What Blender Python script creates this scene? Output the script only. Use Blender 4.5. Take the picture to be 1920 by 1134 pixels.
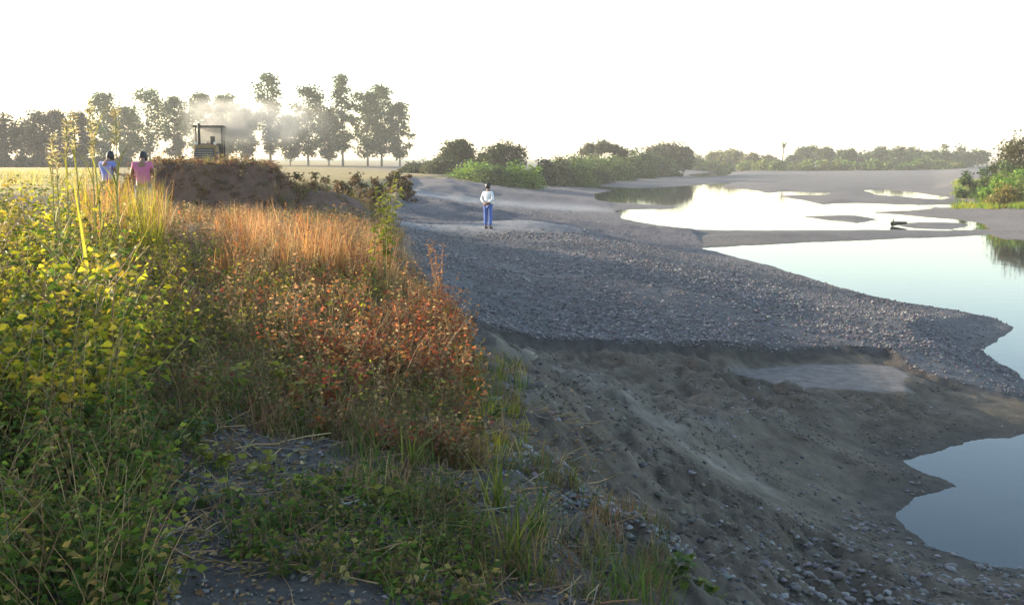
import bpy, bmesh, math, random
import numpy as np
from mathutils import Vector, Matrix
random.seed(5)
rng = np.random.default_rng(5)
for o in list(bpy.data.objects): bpy.data.objects.remove(o)
scn = bpy.context.scene
COL = scn.collection
# ------------------------------------------------------------------ camera, sky, sun, exposure
F, PX, PY, EYE, HOR = 1884.0, 960.0, 567.0, 4.2, 297.0
PITCH = math.atan((PY - HOR) / F)
cd = bpy.data.cameras.new('camera'); cam = bpy.data.objects.new('camera', cd); COL.objects.link(cam)
cd.sensor_width = 36.0; cd.lens = 36.0 * F / 1920.0; cd.clip_end = 6000; cd.clip_start = 0.05
cam.location = (0, 0, EYE); cam.rotation_euler = (math.pi / 2 - PITCH, 0, 0)
scn.camera = cam
SUN_EL, SUN_AZ = math.radians(12.5), math.radians(-66)       # azimuth from +y, negative = left
w = bpy.data.worlds.new('World'); scn.world = w; w.use_nodes = True
nt = w.node_tree
sky = nt.nodes.new('ShaderNodeTexSky'); sky.sky_type = 'NISHITA'; sky.sun_disc = False
sky.sun_elevation = SUN_EL; sky.sun_rotation = SUN_AZ
sky.air_density = 1.0; sky.dust_density = 0.9; sky.ozone_density = 1.0
nt.nodes['Background'].inputs['Strength'].default_value = 0.15
nt.links.new(sky.outputs[0], nt.nodes['Background'].inputs['Color'])
sd = bpy.data.lights.new('sun', 'SUN'); sd.energy = 5.0; sd.angle = math.radians(0.6); sd.color = (1.0, 0.84, 0.62)
so = bpy.data.objects.new('sun', sd); COL.objects.link(so)
tosun = Vector((math.sin(SUN_AZ) * math.cos(SUN_EL), math.cos(SUN_AZ) * math.cos(SUN_EL), math.sin(SUN_EL)))
so.rotation_euler = tosun.to_track_quat('Z', 'Y').to_euler()
vs = scn.view_settings
vs.view_transform = 'Standard'; vs.look = 'None'; vs.gamma = 1.0; vs.use_curve_mapping = False
vs.exposure = 1.75
scn.cycles.use_denoising = True
scn.cycles.max_bounces = 8; scn.cycles.transparent_max_bounces = 8; scn.cycles.volume_bounces = 0
scn.cycles.volume_max_steps = 128; scn.cycles.volume_step_rate = 2.0

HAZE = .0005
# ------------------------------------------------------------------ helpers
SP, CP = math.sin(PITCH), math.cos(PITCH)
def at(px, py, z=None, y=None):
    cx, cy = (px - PX) / F, -(py - PY) / F
    d = (cx, CP + cy * SP, -SP + cy * CP)
    t = (z - EYE) / d[2] if z is not None else y / d[1]
    return (d[0] * t, d[1] * t, EYE + d[2] * t)
def ztop(py, y):                      # height seen at image row py for a thing y metres ahead
    return at(960, py, y=y)[2]
def hash2(ix, iy, s):
    v = np.sin(ix * 127.1 + iy * 311.7 + s * 74.7) * 43758.5453
    return v - np.floor(v)
def vn(x, y, s=0):
    x = np.asarray(x, float); y = np.asarray(y, float)
    ix, iy = np.floor(x), np.floor(y); fx, fy = x - ix, y - iy
    fx = fx * fx * (3 - 2 * fx); fy = fy * fy * (3 - 2 * fy)
    a, b, c, d = hash2(ix, iy, s), hash2(ix + 1, iy, s), hash2(ix, iy + 1, s), hash2(ix + 1, iy + 1, s)
    return (a + (b - a) * fx) * (1 - fy) + (c + (d - c) * fx) * fy
def fbm(x, y, o=4, s=0):
    t, a = 0, 0.5
    for k in range(o):
        t = t + a * (vn(x, y, s + k) - 0.5) * 2; x = x * 2.03 + 7.1; y = y * 2.03 + 3.3; a *= 0.5
    return t
def sst(a, b, x):
    t = np.clip((x - a) / (b - a), 0, 1); return t * t * (3 - 2 * t)
def seg_dist(P, poly, closed=True):
    A = np.array(poly, float); B = np.roll(A, -1, 0)
    if not closed: A, B = A[:-1], B[:-1]
    d2 = np.full(len(P), 1e18); ins = np.zeros(len(P), bool)
    for a, b in zip(A, B):
        ab = b - a; t = np.clip(((P - a) @ ab) / max(ab @ ab, 1e-9), 0, 1)
        q = P - (a + t[:, None] * ab); d2 = np.minimum(d2, (q * q).sum(1))
        if closed and a[1] != b[1]:
            c = (a[1] > P[:, 1]) != (b[1] > P[:, 1])
            ins ^= c & (P[:, 0] < (b[0] - a[0]) * (P[:, 1] - a[1]) / (b[1] - a[1]) + a[0])
    return np.sqrt(d2), ins
def sdist(P, poly):
    d, i = seg_dist(P, poly); return np.where(i, -d, d)

# ------------------------------------------------------------------ the lie of the land
def wp(pts): return [at(a, b, z=0)[:2] for a, b in pts]
WATER = [wp(q) for q in (
    [(1320,466),(1400,461),(1500,456),(1600,452),(1700,447),(1800,444),(1855,440),(1885,449),(1990,453),(2150,456),(2300,520),(2300,800),(2050,775),
     (1960,738),(1920,712),(1880,682),(1845,656),(1868,636),(1900,612),(1872,597),(1800,586),(1740,580),(1680,567),(1600,545),(1520,522),(1450,500),(1380,483)],
    [(1920,812),(1850,826),(1780,838),(1700,866),(1730,885),(1770,898),(1797,912),(1760,922),(1715,930),(1690,960),(1700,990),(1740,1022),(1800,1045),
     (1860,1062),(1920,1068),(2050,1090),(2250,1000),(2250,830),(2050,800)],
    [(1085,348),(1180,352),(1250,351),(1310,347),(1365,343),(1357,352),(1400,355),(1420,358),(1450,367),(1500,375),(1545,384),(1570,381),(1620,380.5),
     (1700,383),(1752,390),(1700,395),(1625,398),(1700,404),(1790,412),(1850,422),(1855,430),(1780,432),(1640,431),(1480,432),(1350,432),(1290,430),
     (1240,423),(1170,410),(1150,397),(1170,393),(1255,392),(1272,388),(1200,382),(1130,379),(1112,364),(1150,358)],
    [(1447,362),(1480,359),(1560,362),(1530,367),(1460,367)],
    [(1620,357),(1660,355),(1720,362),(1780,370),(1770,375),(1700,370),(1640,365)],
    [(1725,385.5),(1770,383.5),(1815,384),(1812,389),(1760,389)],
    [(1795,375),(1812,378),(1816,381),(1800,380)],
    [(1290,325),(1370,322.5),(1362,330),(1300,333)])]
ISLES = [wp(q) for q in ([(1505,407),(1540,404),(1600,404),(1650,412),(1610,419),(1560,414)],
                         [(1682,422),(1700,417),(1790,417),(1812,422),(1780,431),(1720,429)])]
TOE = [at(a, b, z=c)[:2] for a, b, c in ((880,640,1.3),(920,660,1.0),(1000,674,.8),(1080,686,.65),(1180,692,.55),(1300,690,.5),(1420,680,.45),(1560,668,.45),
       (1665,672,.4),(1700,702,.32),(1760,724,.25),(1850,740,.18),(1925,750,.12))]
GRAVEL = TOE + wp([(1960,738),(1920,712),(1880,682),(1845,656),(1868,636),(1900,612),(1872,597),(1800,586),(1740,580),(1680,567),(1600,545),(1520,522),
       (1450,500),(1380,483),(1320,466),(1290,430),(1240,423),(1170,410),(1130,379),(1112,364),(1085,348)]) + \
       [at(a, b, z=c)[:2] for a, b, c in ((1040,333,1.9),(760,333,2.2),(735,380,2.0),(725,450,1.9),(770,520,1.8),(850,600,1.6))]
STREAK = [at(a, b, z=c)[:2] for a, b, c in ((930,668,1.25),(1010,690,1.2),(1080,725,1.15),(1180,780,1.15),(1290,815,1.05),(1420,850,.85))]
SILT = [at(a, b, z=.42)[:2] for a, b in ((1370,705),(1420,690),(1500,682),(1600,680),(1680,688),(1705,710),(1700,736),(1600,730),(1480,722),(1400,718))]
CTL = [(0,0,2.6),(-3,0,2.75),(-3,3,2.75),(0,3,2.5),(-6,6,2.85),(-10,5,2.95),(-10,12,3.0),(-20,20,3.0),(-30,10,3.0),(-5,10,2.85),(-3,12,2.75),(-2,9,2.6),(-8,20,2.95),
       (-4,20,2.7),(-2.5,20,2.5),(-2.4,15,2.6),(-1.4,12,2.45),(-5.5,30,2.5),(-9,30,2.5),(-13,38,2.6),(-7.5,50,2.6),(-15,60,2.6),(-40,60,2.6),(-60,130,2.5),(-20,120,2.5),(-60,20,3.0),(-10,-20,2.7),(10,-20,1.5),
       (-1.0,6.5,2.5),(-.1,6.2,2.25),(-4,16,2.7),(20,-10,.4),(12,0,.3),(6,2,.6),(3,0,1.5),(-50,-50,2.7),(60,0,.3),
       (-120,300,2.4),(-40,300,2.2),(-300,200,2.6),(-200,500,2.6),(0,500,1.6),(200,500,1.4),(500,300,2.6),(900,900,2.5),(-900,900,2.6),(0,1500,2.6),(0,-900,2.6),(900,-500,2.6),(-900,-400,2.6)]
for a, b, c in ((960,1134,2.3),(1150,1134,2.05),(1290,1060,1.85),(1400,1134,1.55),(1700,1134,.75),(1920,1134,.35),(1000,850,2.1),(890,690,2.15),(850,600,2.2),(1150,950,1.75),
        (1200,800,1.25),(1100,740,1.2),(950,672,1.25),(1400,850,.85),(1550,950,.5),(1300,740,.6),(1500,730,.42),(1700,790,.22),(1500,850,.55),(1400,1000,1.0),(1600,1040,.5),(1850,780,.12),(1480,690,.42),
        (1000,650,1.05),(1200,665,.85),(1400,655,.72),(1600,640,.55),(1800,690,.35),(1300,560,1.15),(1100,560,1.35),(950,560,1.45),(870,560,1.55),(1500,590,.7),(1700,610,.5),(1100,480,1.5),(900,480,1.55),
        (1250,470,1.0),(790,440,1.7),(1000,437,1.55),(1180,440,1.1),(1000,400,1.6),(1100,400,1.1),(900,362,1.9),(1050,362,1.5),(900,334,2.15),(1040,335,1.8),(780,400,1.8),(770,340,2.4),(735,420,2.2),(720,450,2.5),
        (1120,345,.5),(1180,335,.4),(1500,345,.25),(1700,345,.35),(1500,322,.5),(1350,316,.8),(1700,322,.7),(1900,430,.3),(1900,405,.5),(1830,385,.5),(1880,378,1.4),(1910,360,2.2),(1840,340,1.6),(1500,440,.2),(1250,335,.5),(1250,320,1.2)):
    CTL.append(at(a, b, z=c))
CTL = np.array(CTL)
def warp(x, y):
    r = np.hypot(x, y) + 1e-6; k = np.log(1 + r / 6.0) / r
    return np.stack([x * k, y * k], -1)
def tpk(d2): return 0.5 * d2 * np.log(d2 + 1e-12)
CW = warp(CTL[:, 0], CTL[:, 1]); n_ = len(CW)
Kx = tpk(((CW[:, None] - CW[None]) ** 2).sum(-1)) + np.eye(n_) * 0.004
Pm = np.hstack([np.ones((n_, 1)), CW])
Am = np.block([[Kx, Pm], [Pm.T, np.zeros((3, 3))]])
COEF = np.linalg.solve(Am, np.concatenate([CTL[:, 2], np.zeros(3)]))
MX, MY = at(400, 300, y=30)[0], 30.0         # earth mound
def mound(x, y):
    dx, dy = (x - MX) / 2.6, (y - MY) / 3.2
    n = fbm(x * .7, y * .7, 3, 31) * .25
    e = fbm(x * 1.3 + 5, y * 1.3, 3, 33)
    lo = .72 * sst(1.25, .3, np.abs((y - MY - 1) / 2.6) + .18 * e) * sst(-10.2, -9, x) * sst(-3.6, -5.4, x)
    return np.maximum(1.45 * sst(1.2, .62, np.hypot(dx, dy) * (1 + n * .5 + .12 * e)) + .1 * e * sst(1.2, .6, np.hypot(dx, dy)), lo)
def land(x, y, full=False):
    x = np.atleast_1d(np.asarray(x, float)); y = np.atleast_1d(np.asarray(y, float))
    q = warp(x, y); h = COEF[-3] + q @ COEF[-2:]
    for k in range(n_): h = h + COEF[k] * tpk(((q - CW[k]) ** 2).sum(-1))
    r = np.hypot(x, y)
    h = np.clip(h, 0.04, 3.3)
    P = np.stack([x, y], -1)
    # water
    wob = fbm(x / (.35 + .012 * r), y / (.35 + .012 * r), 3, 3) * (.05 + .006 * r)
    sw = np.full(len(x), 1e9)
    for p in WATER: sw = np.minimum(sw, sdist(P, p))
    for p in ISLES: sw = np.maximum(sw, -sdist(P, p))
    sw = sw + wob
    gin = sdist(P, GRAVEL)
    td, _ = seg_dist(P, TOE, closed=False)
    gin_n = gin + fbm(x * 2.1, y * 2.1, 3, 9) * .12
    sgn = np.clip(-gin_n / .07, -1, 1)
    step = np.where(sgn > 0, .15 * np.exp(-td / 1.6), .10 * np.exp(-td / 1.2)) * sgn
    taper = sst(0, .5, h)
    near = sst(80, 20, r)
    gm = sst(.15, -.15, gin_n)
    ter = gm * sst(36.6, 39, y) * sst(.3, -.8, gin); h = h * (1 - ter) + (1.72 + (y - 37) * .0045) * ter
    bank = sst(1.9, 2.5, h)
    h = h + step * taper * sst(15, 4, td)
    rough = fbm(x * .4, y * .4, 3, 1) * .07 + fbm(x * 3.1, y * 3.1, 4, 5) * .045
    mud = (1 - gm) * (1 - bank)
    sl = sst(.5, -.1, sdist(P, SILT)); h = h * (1 - sl) + .42 * sl; mud_r = mud * (1 - sl); near = near * (1 - sl)
    rid = 1 - np.abs(fbm(x * .9 + y * .35, y * .45 - x * .2, 4, 14)) * 2
    h = h + near * taper * (rough * (.45 + .35 * bank) + mud * (rid * .13 + fbm(x * 5 + y * 1.5, y * 3.2, 4, 71) * .17))
    h = h + gm * near * fbm(x * 6, y * 6, 2, 21) * .03
    # low cross ridges of bulldozed gravel
    for (a, b, z0, a2, b2, z1, wd, hh) in ((700,438,1.6,1250,436,1.2,1.7,.15),):
        A, B = at(a, b, z=z0)[:2], at(a2, b2, z=z1)[:2]
        dl, _ = seg_dist(P, [A, B], closed=False)
        h = h + hh * np.exp(-(dl / wd) ** 2) * gm
    h = h + mound(x, y)
    dl, _ = seg_dist(P, STREAK, closed=False); h = h + .13 * np.exp(-(dl / .28) ** 2) * mud * (1 + .8 * fbm(x * 2.2, y * 2.2, 3, 61))
    fr = sst(24, 42, r)
    slope = (np.where(gm > .5, .15, .11) + fbm(x * .8, y * .8, 2, 40) * .03) * (1 - .62 * fr)
    bed = sst(1100, 1250, PX + F * x / np.maximum(y, 1)) * sst(1800, 1740, PX + F * x / np.maximum(y, 1)) * sst(44, 52, y) * sst(330, 250, y) * (1 - gm)
    h = h * (1 - bed) + np.minimum(h, .2 + .05 * fbm(x * .12, y * .12, 3, 55)) * bed
    hw = np.where(sw > 0, np.minimum(np.maximum(h, .03 + .02 * sst(0, 2, sw)), .004 + sw * slope + .10 * (1 - .955 * fr) * np.maximum(sw, 0) ** 2), np.maximum(-.5, sw * .22 - .004))
    if full: return hw, sw, gm, bank, mud, td, gin
    return hw
def gz(x, y): return float(land(x, y)[0])
def on_ground(px, py, it=8):
    z = 2.3
    for _ in range(it):
        p = at(px, py, z=min(z, 4.0)); z = .5 * z + .5 * gz(p[0], p[1])
    p = at(px, py, z=z); return (p[0], p[1], gz(p[0], p[1]))

# ------------------------------------------------------------------ materials
def newmat(name):
    m = bpy.data.materials.new(name); m.use_nodes = True
    return m, m.node_tree.nodes, m.node_tree.links, m.node_tree.nodes['Principled BSDF']
def mat_plain(name, rgb, rough=.7, var=.25, scale=6.0, metal=0, bump=.0):
    m, N, L, b = newmat(name)
    tc = N.new('ShaderNodeTexCoord'); nz = N.new('ShaderNodeTexNoise'); nz.inputs['Scale'].default_value = scale; nz.inputs['Detail'].default_value = 5
    L.new(tc.outputs['Object'], nz.inputs['Vector'])
    mx = N.new('ShaderNodeMix'); mx.data_type = 'RGBA'
    mx.inputs['A'].default_value = tuple(c * (1 - var) for c in rgb) + (1,); mx.inputs['B'].default_value = tuple(min(1, c * (1 + var)) for c in rgb) + (1,)
    L.new(nz.outputs['Fac'], mx.inputs['Factor']); L.new(mx.outputs['Result'], b.inputs['Base Color'])
    b.inputs['Roughness'].default_value = rough; b.inputs['Metallic'].default_value = metal
    if bump:
        bp = N.new('ShaderNodeBump'); bp.inputs['Strength'].default_value = bump; L.new(nz.outputs['Fac'], bp.inputs['Height']); L.new(bp.outputs['Normal'], b.inputs['Normal'])
    return m
def mat_leaf(name, trans=.45, rough=.55, objvar=None):
    m, N, L, b = newmat(name)
    if objvar is None:
        at_ = N.new('ShaderNodeAttribute'); at_.attribute_name = 'col'; cs = at_.outputs['Color']
    else:
        oi = N.new('ShaderNodeObjectInfo'); cr = N.new('ShaderNodeValToRGB')
        for i, c in enumerate(objvar):
            e = cr.color_ramp.elements[i] if i < 2 else cr.color_ramp.elements.new(i / (len(objvar) - 1))
            e.position = i / (len(objvar) - 1); e.color = (*c, 1)
        L.new(oi.outputs['Random'], cr.inputs['Fac'])
        tc = N.new('ShaderNodeTexCoord'); nz = N.new('ShaderNodeTexNoise'); nz.inputs['Scale'].default_value = 25
        L.new(tc.outputs['Object'], nz.inputs['Vector'])
        mr = N.new('ShaderNodeMapRange'); mr.inputs['To Min'].default_value = .55; mr.inputs['To Max'].default_value = 1.35; L.new(nz.outputs['Fac'], mr.inputs['Value'])
        mm = N.new('ShaderNodeMix'); mm.data_type = 'RGBA'; mm.blend_type = 'MULTIPLY'; mm.inputs['Factor'].default_value = 1
        L.new(cr.outputs['Color'], mm.inputs['A']); L.new(mr.outputs['Result'], mm.inputs['B']); cs = mm.outputs['Result']
    L.new(cs, b.inputs['Base Color']); b.inputs['Roughness'].default_value = rough; b.inputs['Specular IOR Level'].default_value = .15
    tr = N.new('ShaderNodeBsdfTranslucent'); L.new(cs, tr.inputs['Color'])
    ms = N.new('ShaderNodeMixShader'); ms.inputs['Fac'].default_value = trans
    L.new(b.outputs[0], ms.inputs[1]); L.new(tr.outputs[0], ms.inputs[2]); L.new(ms.outputs[0], N['Material Output'].inputs['Surface'])
    return m
def mat_attr(name, rough=.8, bump=.0, bscale=40, nscale=8.0, lo=.7, hi=1.25):
    m, N, L, b = newmat(name)
    a_ = N.new('ShaderNodeAttribute'); a_.attribute_name = 'col'
    tc = N.new('ShaderNodeTexCoord'); nz = N.new('ShaderNodeTexNoise'); nz.inputs['Scale'].default_value = nscale; nz.inputs['Detail'].default_value = 8; nz.inputs['Roughness'].default_value = .65
    L.new(tc.outputs['Object'], nz.inputs['Vector'])
    mr = N.new('ShaderNodeMapRange'); mr.inputs['From Min'].default_value = .3; mr.inputs['From Max'].default_value = .7
    mr.inputs['To Min'].default_value = lo; mr.inputs['To Max'].default_value = hi; L.new(nz.outputs['Fac'], mr.inputs['Value'])
    mm = N.new('ShaderNodeMix'); mm.data_type = 'RGBA'; mm.blend_type = 'MULTIPLY'; mm.inputs['Factor'].default_value = 1
    L.new(a_.outputs['Color'], mm.inputs['A']); L.new(mr.outputs['Result'], mm.inputs['B']); L.new(mm.outputs['Result'], b.inputs['Base Color'])
    b.inputs['Roughness'].default_value = rough; b.inputs['Specular IOR Level'].default_value = .3
    if bump:
        n2 = N.new('ShaderNodeTexNoise'); n2.inputs['Scale'].default_value = bscale; n2.inputs['Detail'].default_value = 6; n2.inputs['Roughness'].default_value = .7
        L.new(tc.outputs['Object'], n2.inputs['Vector'])
        bp = N.new('ShaderNodeBump'); bp.inputs['Strength'].default_value = bump; bp.inputs['Distance'].default_value = .04
        L.new(n2.outputs['Fac'], bp.inputs['Height']); L.new(bp.outputs['Normal'], b.inputs['Normal'])
    return m
M_LEAF = mat_leaf('leaf', .52); M_TREE = mat_leaf('tree_leaf', .30, .6)
M_STEM = mat_attr('stem', .75); M_STONE = mat_attr('river_stone', .75, .3, 60, 30, .75, 1.2)
M_BARK = mat_plain('bark', (.13, .105, .08), .9, .4, 3, 0, .4)

# ------------------------------------------------------------------ mesh building
def mesh_np(name, V, faces, col=None, mat=None, parent=None, smooth=False):
    """V (n,3); faces = list of (m,k) index arrays; col (n,3)"""
    me = bpy.data.meshes.new(name); V = np.asarray(V, np.float32)
    me.vertices.add(len(V)); me.vertices.foreach_set('co', V.ravel())
    faces = [np.asarray(f, np.int32) for f in faces if len(f)]
    tot = sum(len(f) for f in faces); nl = sum(f.size for f in faces)
    me.loops.add(nl); me.loops.foreach_set('vertex_index', np.concatenate([f.ravel() for f in faces]))
    me.polygons.add(tot)
    sizes = np.concatenate([np.full(len(f), f.shape[1], np.int32) for f in faces])
    me.polygons.foreach_set('loop_start', np.concatenate([[0], np.cumsum(sizes)[:-1]]).astype(np.int32))
    me.update(calc_edges=True)
    if smooth: me.polygons.foreach_set('use_smooth', np.ones(tot, bool))
    if col is not None:
        ca = me.color_attributes.new('col', 'FLOAT_COLOR', 'POINT')
        ca.data.foreach_set('color', np.concatenate([np.asarray(col, np.float32), np.ones((len(V), 1), np.float32)], 1).ravel())
    me.validate(); me.update()
    if mat: me.materials.append(mat)
    o = bpy.data.objects.new(name, me); COL.objects.link(o)
    if parent: o.parent = parent
    return o
def tag(o, label=None, cat=None, group=None, kind=None):
    if label: o['label'] = label
    if cat: o['category'] = cat
    if group: o['group'] = group
    if kind: o['kind'] = kind
    return o
def empty(name, loc, rz=0.0):
    o = bpy.data.objects.new(name, None); COL.objects.link(o); o.location = loc; o.rotation_euler = (0, 0, rz); o.empty_display_size = .1
    return o

# ------------------------------------------------------------------ ground
th = np.concatenate([np.linspace(-180, -40, 36)[:-1], np.linspace(-40, 34, 450), np.linspace(34, 180, 38)[1:-1]]) * math.pi / 180
rr = np.concatenate([[.15], np.geomspace(.4, 3, 24)[:-1], np.geomspace(3, 62, 420)[:-1], np.geomspace(62, 420, 130)[:-1], np.geomspace(420, 1400, 16)])
T, R = np.meshgrid(th, rr); gx, gy = (R * np.sin(T)).ravel(), (R * np.cos(T)).ravel()
gh, sw, gm, bank, mud, td, gin = land(gx, gy, True)
nr, nc = R.shape; idx = np.arange(nr * nc).reshape(nr, nc)
nxt = np.roll(idx, -1, 1)
fq = np.stack([idx[:-1].ravel(), idx[1:].ravel(), nxt[1:].ravel(), nxt[:-1].ravel()], 1)[:, ::-1]
fan = np.stack([idx[0], nxt[0], np.full(nc, nr * nc)], 1)
V = np.concatenate([np.stack([gx, gy, gh], 1), [[0, 0, gz(0, 0)]]])
def C(*c): return np.array(c)[None, :]
rad = np.hypot(gx, gy); u_ = PX + F * gx / np.maximum(gy, .1)
n1 = fbm(gx * .5, gy * .5, 4, 50)[:, None]; n2 = fbm(gx * 3, gy * 3, 3, 60)[:, None]
def mixc(a, b, t): t = np.asarray(t); t = t[:, None] if t.ndim == 1 else t; return a + (b - a) * t
c = C(.122, .113, .11) * (1 + .25 * n1)                                                 # dry river bed
c = mixc(c, C(.132, .106, .077) * (1 + .4 * n1 + .45 * n2), mud * sst(60, 35, rad))          # mud
pale = sst(.1, .45, fbm(gx * .9 + gy * .35, gy * .45 - gx * .2, 4, 77))
c = mixc(c, C(.2, .185, .155) * (1 + .2 * n2), .7 * pale * mud * sst(40, 22, rad) * sst(.5, .9, gh))   # dry crumbly silt
dls, _ = seg_dist(np.stack([gx, gy], -1), STREAK, closed=False)
c = mixc(c, C(.25, .225, .18) * (1 + .3 * n2), .75 * np.exp(-(dls / .3) ** 2) * mud * np.clip(.75 + 1.2 * n2[:, 0], 0, 1))
siltpoly = SILT
sdp = sdist(np.stack([gx, gy], -1), siltpoly)
c = mixc(c, C(.20, .18, .165) * (1 + .12 * n1), .9 * sst(.05, -.06, sdp + .25 * fbm(gx * 1.3, gy * 1.3, 4, 8)))
wet = sst(.9 + 0 * rad, .1, sw) * (1 - gm) * sst(70, 30, rad)
c = mixc(c, C(.062, .056, .046) + 0 * n1, .75 * wet)
c = mixc(c, C(.125, .117, .115) * (1 + .25 * n1), gm)
c = mixc(c, C(.07, .06, .05) + 0 * n1, sst(.22, .05, td) * .8 * sst(.12, .35, gh))                # darker strip along the cut face below the gravel
for (a, b, z0, a2, b2, z1, wd) in ((690,438,1.6,1250,437,1.2,1.5),(700,361,1.9,1090,360,1.5,3.6)):
    dl, _ = seg_dist(np.stack([gx, gy], -1), [at(a, b, z=z0)[:2], at(a2, b2, z=z1)[:2]], closed=False)
    c = mixc(c, C(.27, .265, .262) + 0 * n1, .9 * np.exp(-(dl / wd) ** 2) * gm)
soil = C(.17, .128, .09) * (1 + .3 * n1 + .25 * n2)
c = mixc(c, soil, bank)
c = mixc(c, C(.145, .08, .052) * (1 + .3 * n2 + .2 * n1), sst(.1, .5, mound(gx, gy)))
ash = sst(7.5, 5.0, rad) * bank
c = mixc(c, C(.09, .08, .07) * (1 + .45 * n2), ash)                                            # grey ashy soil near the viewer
field = sst(42, 55, rad) * bank * sst(-.355, -.41, gx / np.maximum(rad, 1)) + 0
c = mixc(c, C(.26, .20, .075) * (1 + .3 * n1), sst(45, 60, rad) * bank)
c = mixc(c, C(.46, .36, .10) * (1 + .2 * n1), field)
g2 = gm * sst(34, 40, gy) * sst(.5, -1.0, gin)
c = mixc(c, C(.11, .10, .106) * (1 + .12 * n1 + .2 * n2), g2)
for (a, b, z0, a2, b2, z1, wd) in ((690,438,1.6,1250,437,1.2,1.5),(700,361,1.9,1090,360,1.5,3.6)):
    dl, _ = seg_dist(np.stack([gx, gy], -1), [at(a, b, z=z0)[:2], at(a2, b2, z=z1)[:2]], closed=False)
    c = mixc(c, C(.27, .265, .262) + 0 * n1, .9 * np.exp(-(dl / wd) ** 2) * g2)
c = mixc(c, C(.12, .14, .05) + 0 * n1, sst(420, 600, rad))
rb = sst(1.0, 2.0, gh) * sst(.40, .44, gx / np.maximum(rad, 1)) * sst(60, 80, rad)
c = mixc(c, C(.27, .2, .13) * (1 + .2 * n1), rb)
c = np.concatenate([np.clip(c, .01, .9), [[.13, .11, .1]]])
M_GROUND = mat_attr('ground', .92, .9, 22, 5, .62, 1.3)
ground = tag(mesh_np('ground', V, [fq, fan], c, M_GROUND, None, True), 'grey gravel, mud and brown soil of the river bank', None, None, 'structure')
_lr = np.log(rr)
def look(x, y, arrs):
    """bilinear look-up of ground grids"""
    x = np.atleast_1d(np.asarray(x, float)); y = np.atleast_1d(np.asarray(y, float))
    fi = np.interp(np.log(np.maximum(np.hypot(x, y), .15)), _lr, np.arange(nr)); fj = np.interp(np.arctan2(x, y), th, np.arange(nc))
    i = np.minimum(fi.astype(int), nr - 2); j = np.minimum(fj.astype(int), nc - 2); a, b = fi - i, fj - j; out = []
    for g in arrs:
        g = g.reshape(nr, nc); out.append((g[i, j] * (1 - b) + g[i, j + 1] * b) * (1 - a) + (g[i + 1, j] * (1 - b) + g[i + 1, j + 1] * b) * a)
    return out
def land(x, y, full=False):
    r_ = look(x, y, (gh, sw, gm, bank, mud, td, gin) if full else (gh,))
    return r_ if full else r_[0]
# ------------------------------------------------------------------ water
m, N, L, b = newmat('river_water'); b.inputs['Base Color'].default_value = (.018, .026, .03, 1); b.inputs['Roughness'].default_value = .03; b.inputs['IOR'].default_value = 1.33
tc = N.new('ShaderNodeTexCoord'); nz = N.new('ShaderNodeTexNoise'); nz.inputs['Scale'].default_value = 1.6; nz.inputs['Detail'].default_value = 3
L.new(tc.outputs['Object'], nz.inputs['Vector']); bp = N.new('ShaderNodeBump'); bp.inputs['Strength'].default_value = .045; bp.inputs['Distance'].default_value = .05
L.new(nz.outputs['Fac'], bp.inputs['Height']); L.new(bp.outputs['Normal'], b.inputs['Normal'])
wx = np.linspace(-60, 330, 14); wy = np.linspace(3, 420, 14); WX, WY = np.meshgrid(wx, wy)
ii = np.arange(196).reshape(14, 14)
water = tag(mesh_np('river_water', np.stack([WX.ravel(), WY.ravel(), 0 * WX.ravel()], 1), [np.stack([ii[:-1, :-1].ravel(), ii[:-1, 1:].ravel(), ii[1:, 1:].ravel(), ii[1:, :-1].ravel()], 1)], None, m),
            'still river water in shallow pools between gravel bars', None, None, 'structure')
# ------------------------------------------------------------------ growing things: array builders
class Acc:
    def __init__(s): s.V, s.F, s.C, s.n = [], {3: [], 4: []}, [], 0
    def add(s, V, faces, col):
        V = np.asarray(V, float).reshape(-1, 3); s.V.append(V); s.C.append(np.asarray(col, float).reshape(-1, 3))
        for f in faces:
            f = np.asarray(f); s.F[f.shape[1]].append(f + s.n)
        s.n += len(V)
    def build(s, name, mat, parent=None, smooth=False, origin=None):
        V = np.concatenate(s.V)
        if origin is not None: V = V - np.array(origin)[None]
        o = mesh_np(name, V, [np.concatenate(s.F[k]) for k in (3, 4) if s.F[k]], np.clip(np.concatenate(s.C), .003, .95), mat, parent, smooth)
        if origin is not None and parent is None: o.location = origin
        return o
def unit(v): return v / np.maximum(np.linalg.norm(v, axis=-1, keepdims=True), 1e-9)
def rdir(n, zlo=-1, zhi=1):
    z = rng.uniform(zlo, zhi, n); a = rng.uniform(0, 2 * math.pi, n); s = np.sqrt(1 - z * z)
    return np.stack([s * np.cos(a), s * np.sin(a), z], 1)
def leaves(acc, pos, d, L, Wd, col, fold=.25):
    """folded leaf of four triangles' worth: base, two shoulders, two flanks, tip"""
    n = len(pos); d = unit(d); up = unit(rdir(n, .2, 1)); sd_ = unit(np.cross(d, up)); up = np.cross(sd_, d)
    L = np.broadcast_to(L, n)[:, None]; Wd = np.broadcast_to(Wd, n)[:, None]
    b = pos; tip = pos + d * L - up * L * .12
    l = pos + d * L * .38 + sd_ * Wd * .5 + up * Wd * fold; r = pos + d * L * .38 - sd_ * Wd * .5 + up * Wd * fold
    V = np.stack([b, r, tip, l], 1); k = np.arange(n)[:, None] * 4
    acc.add(V, [k + np.array([[0, 1, 2]]), k + np.array([[0, 2, 3]])], np.repeat(col, 4, 0))
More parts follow.
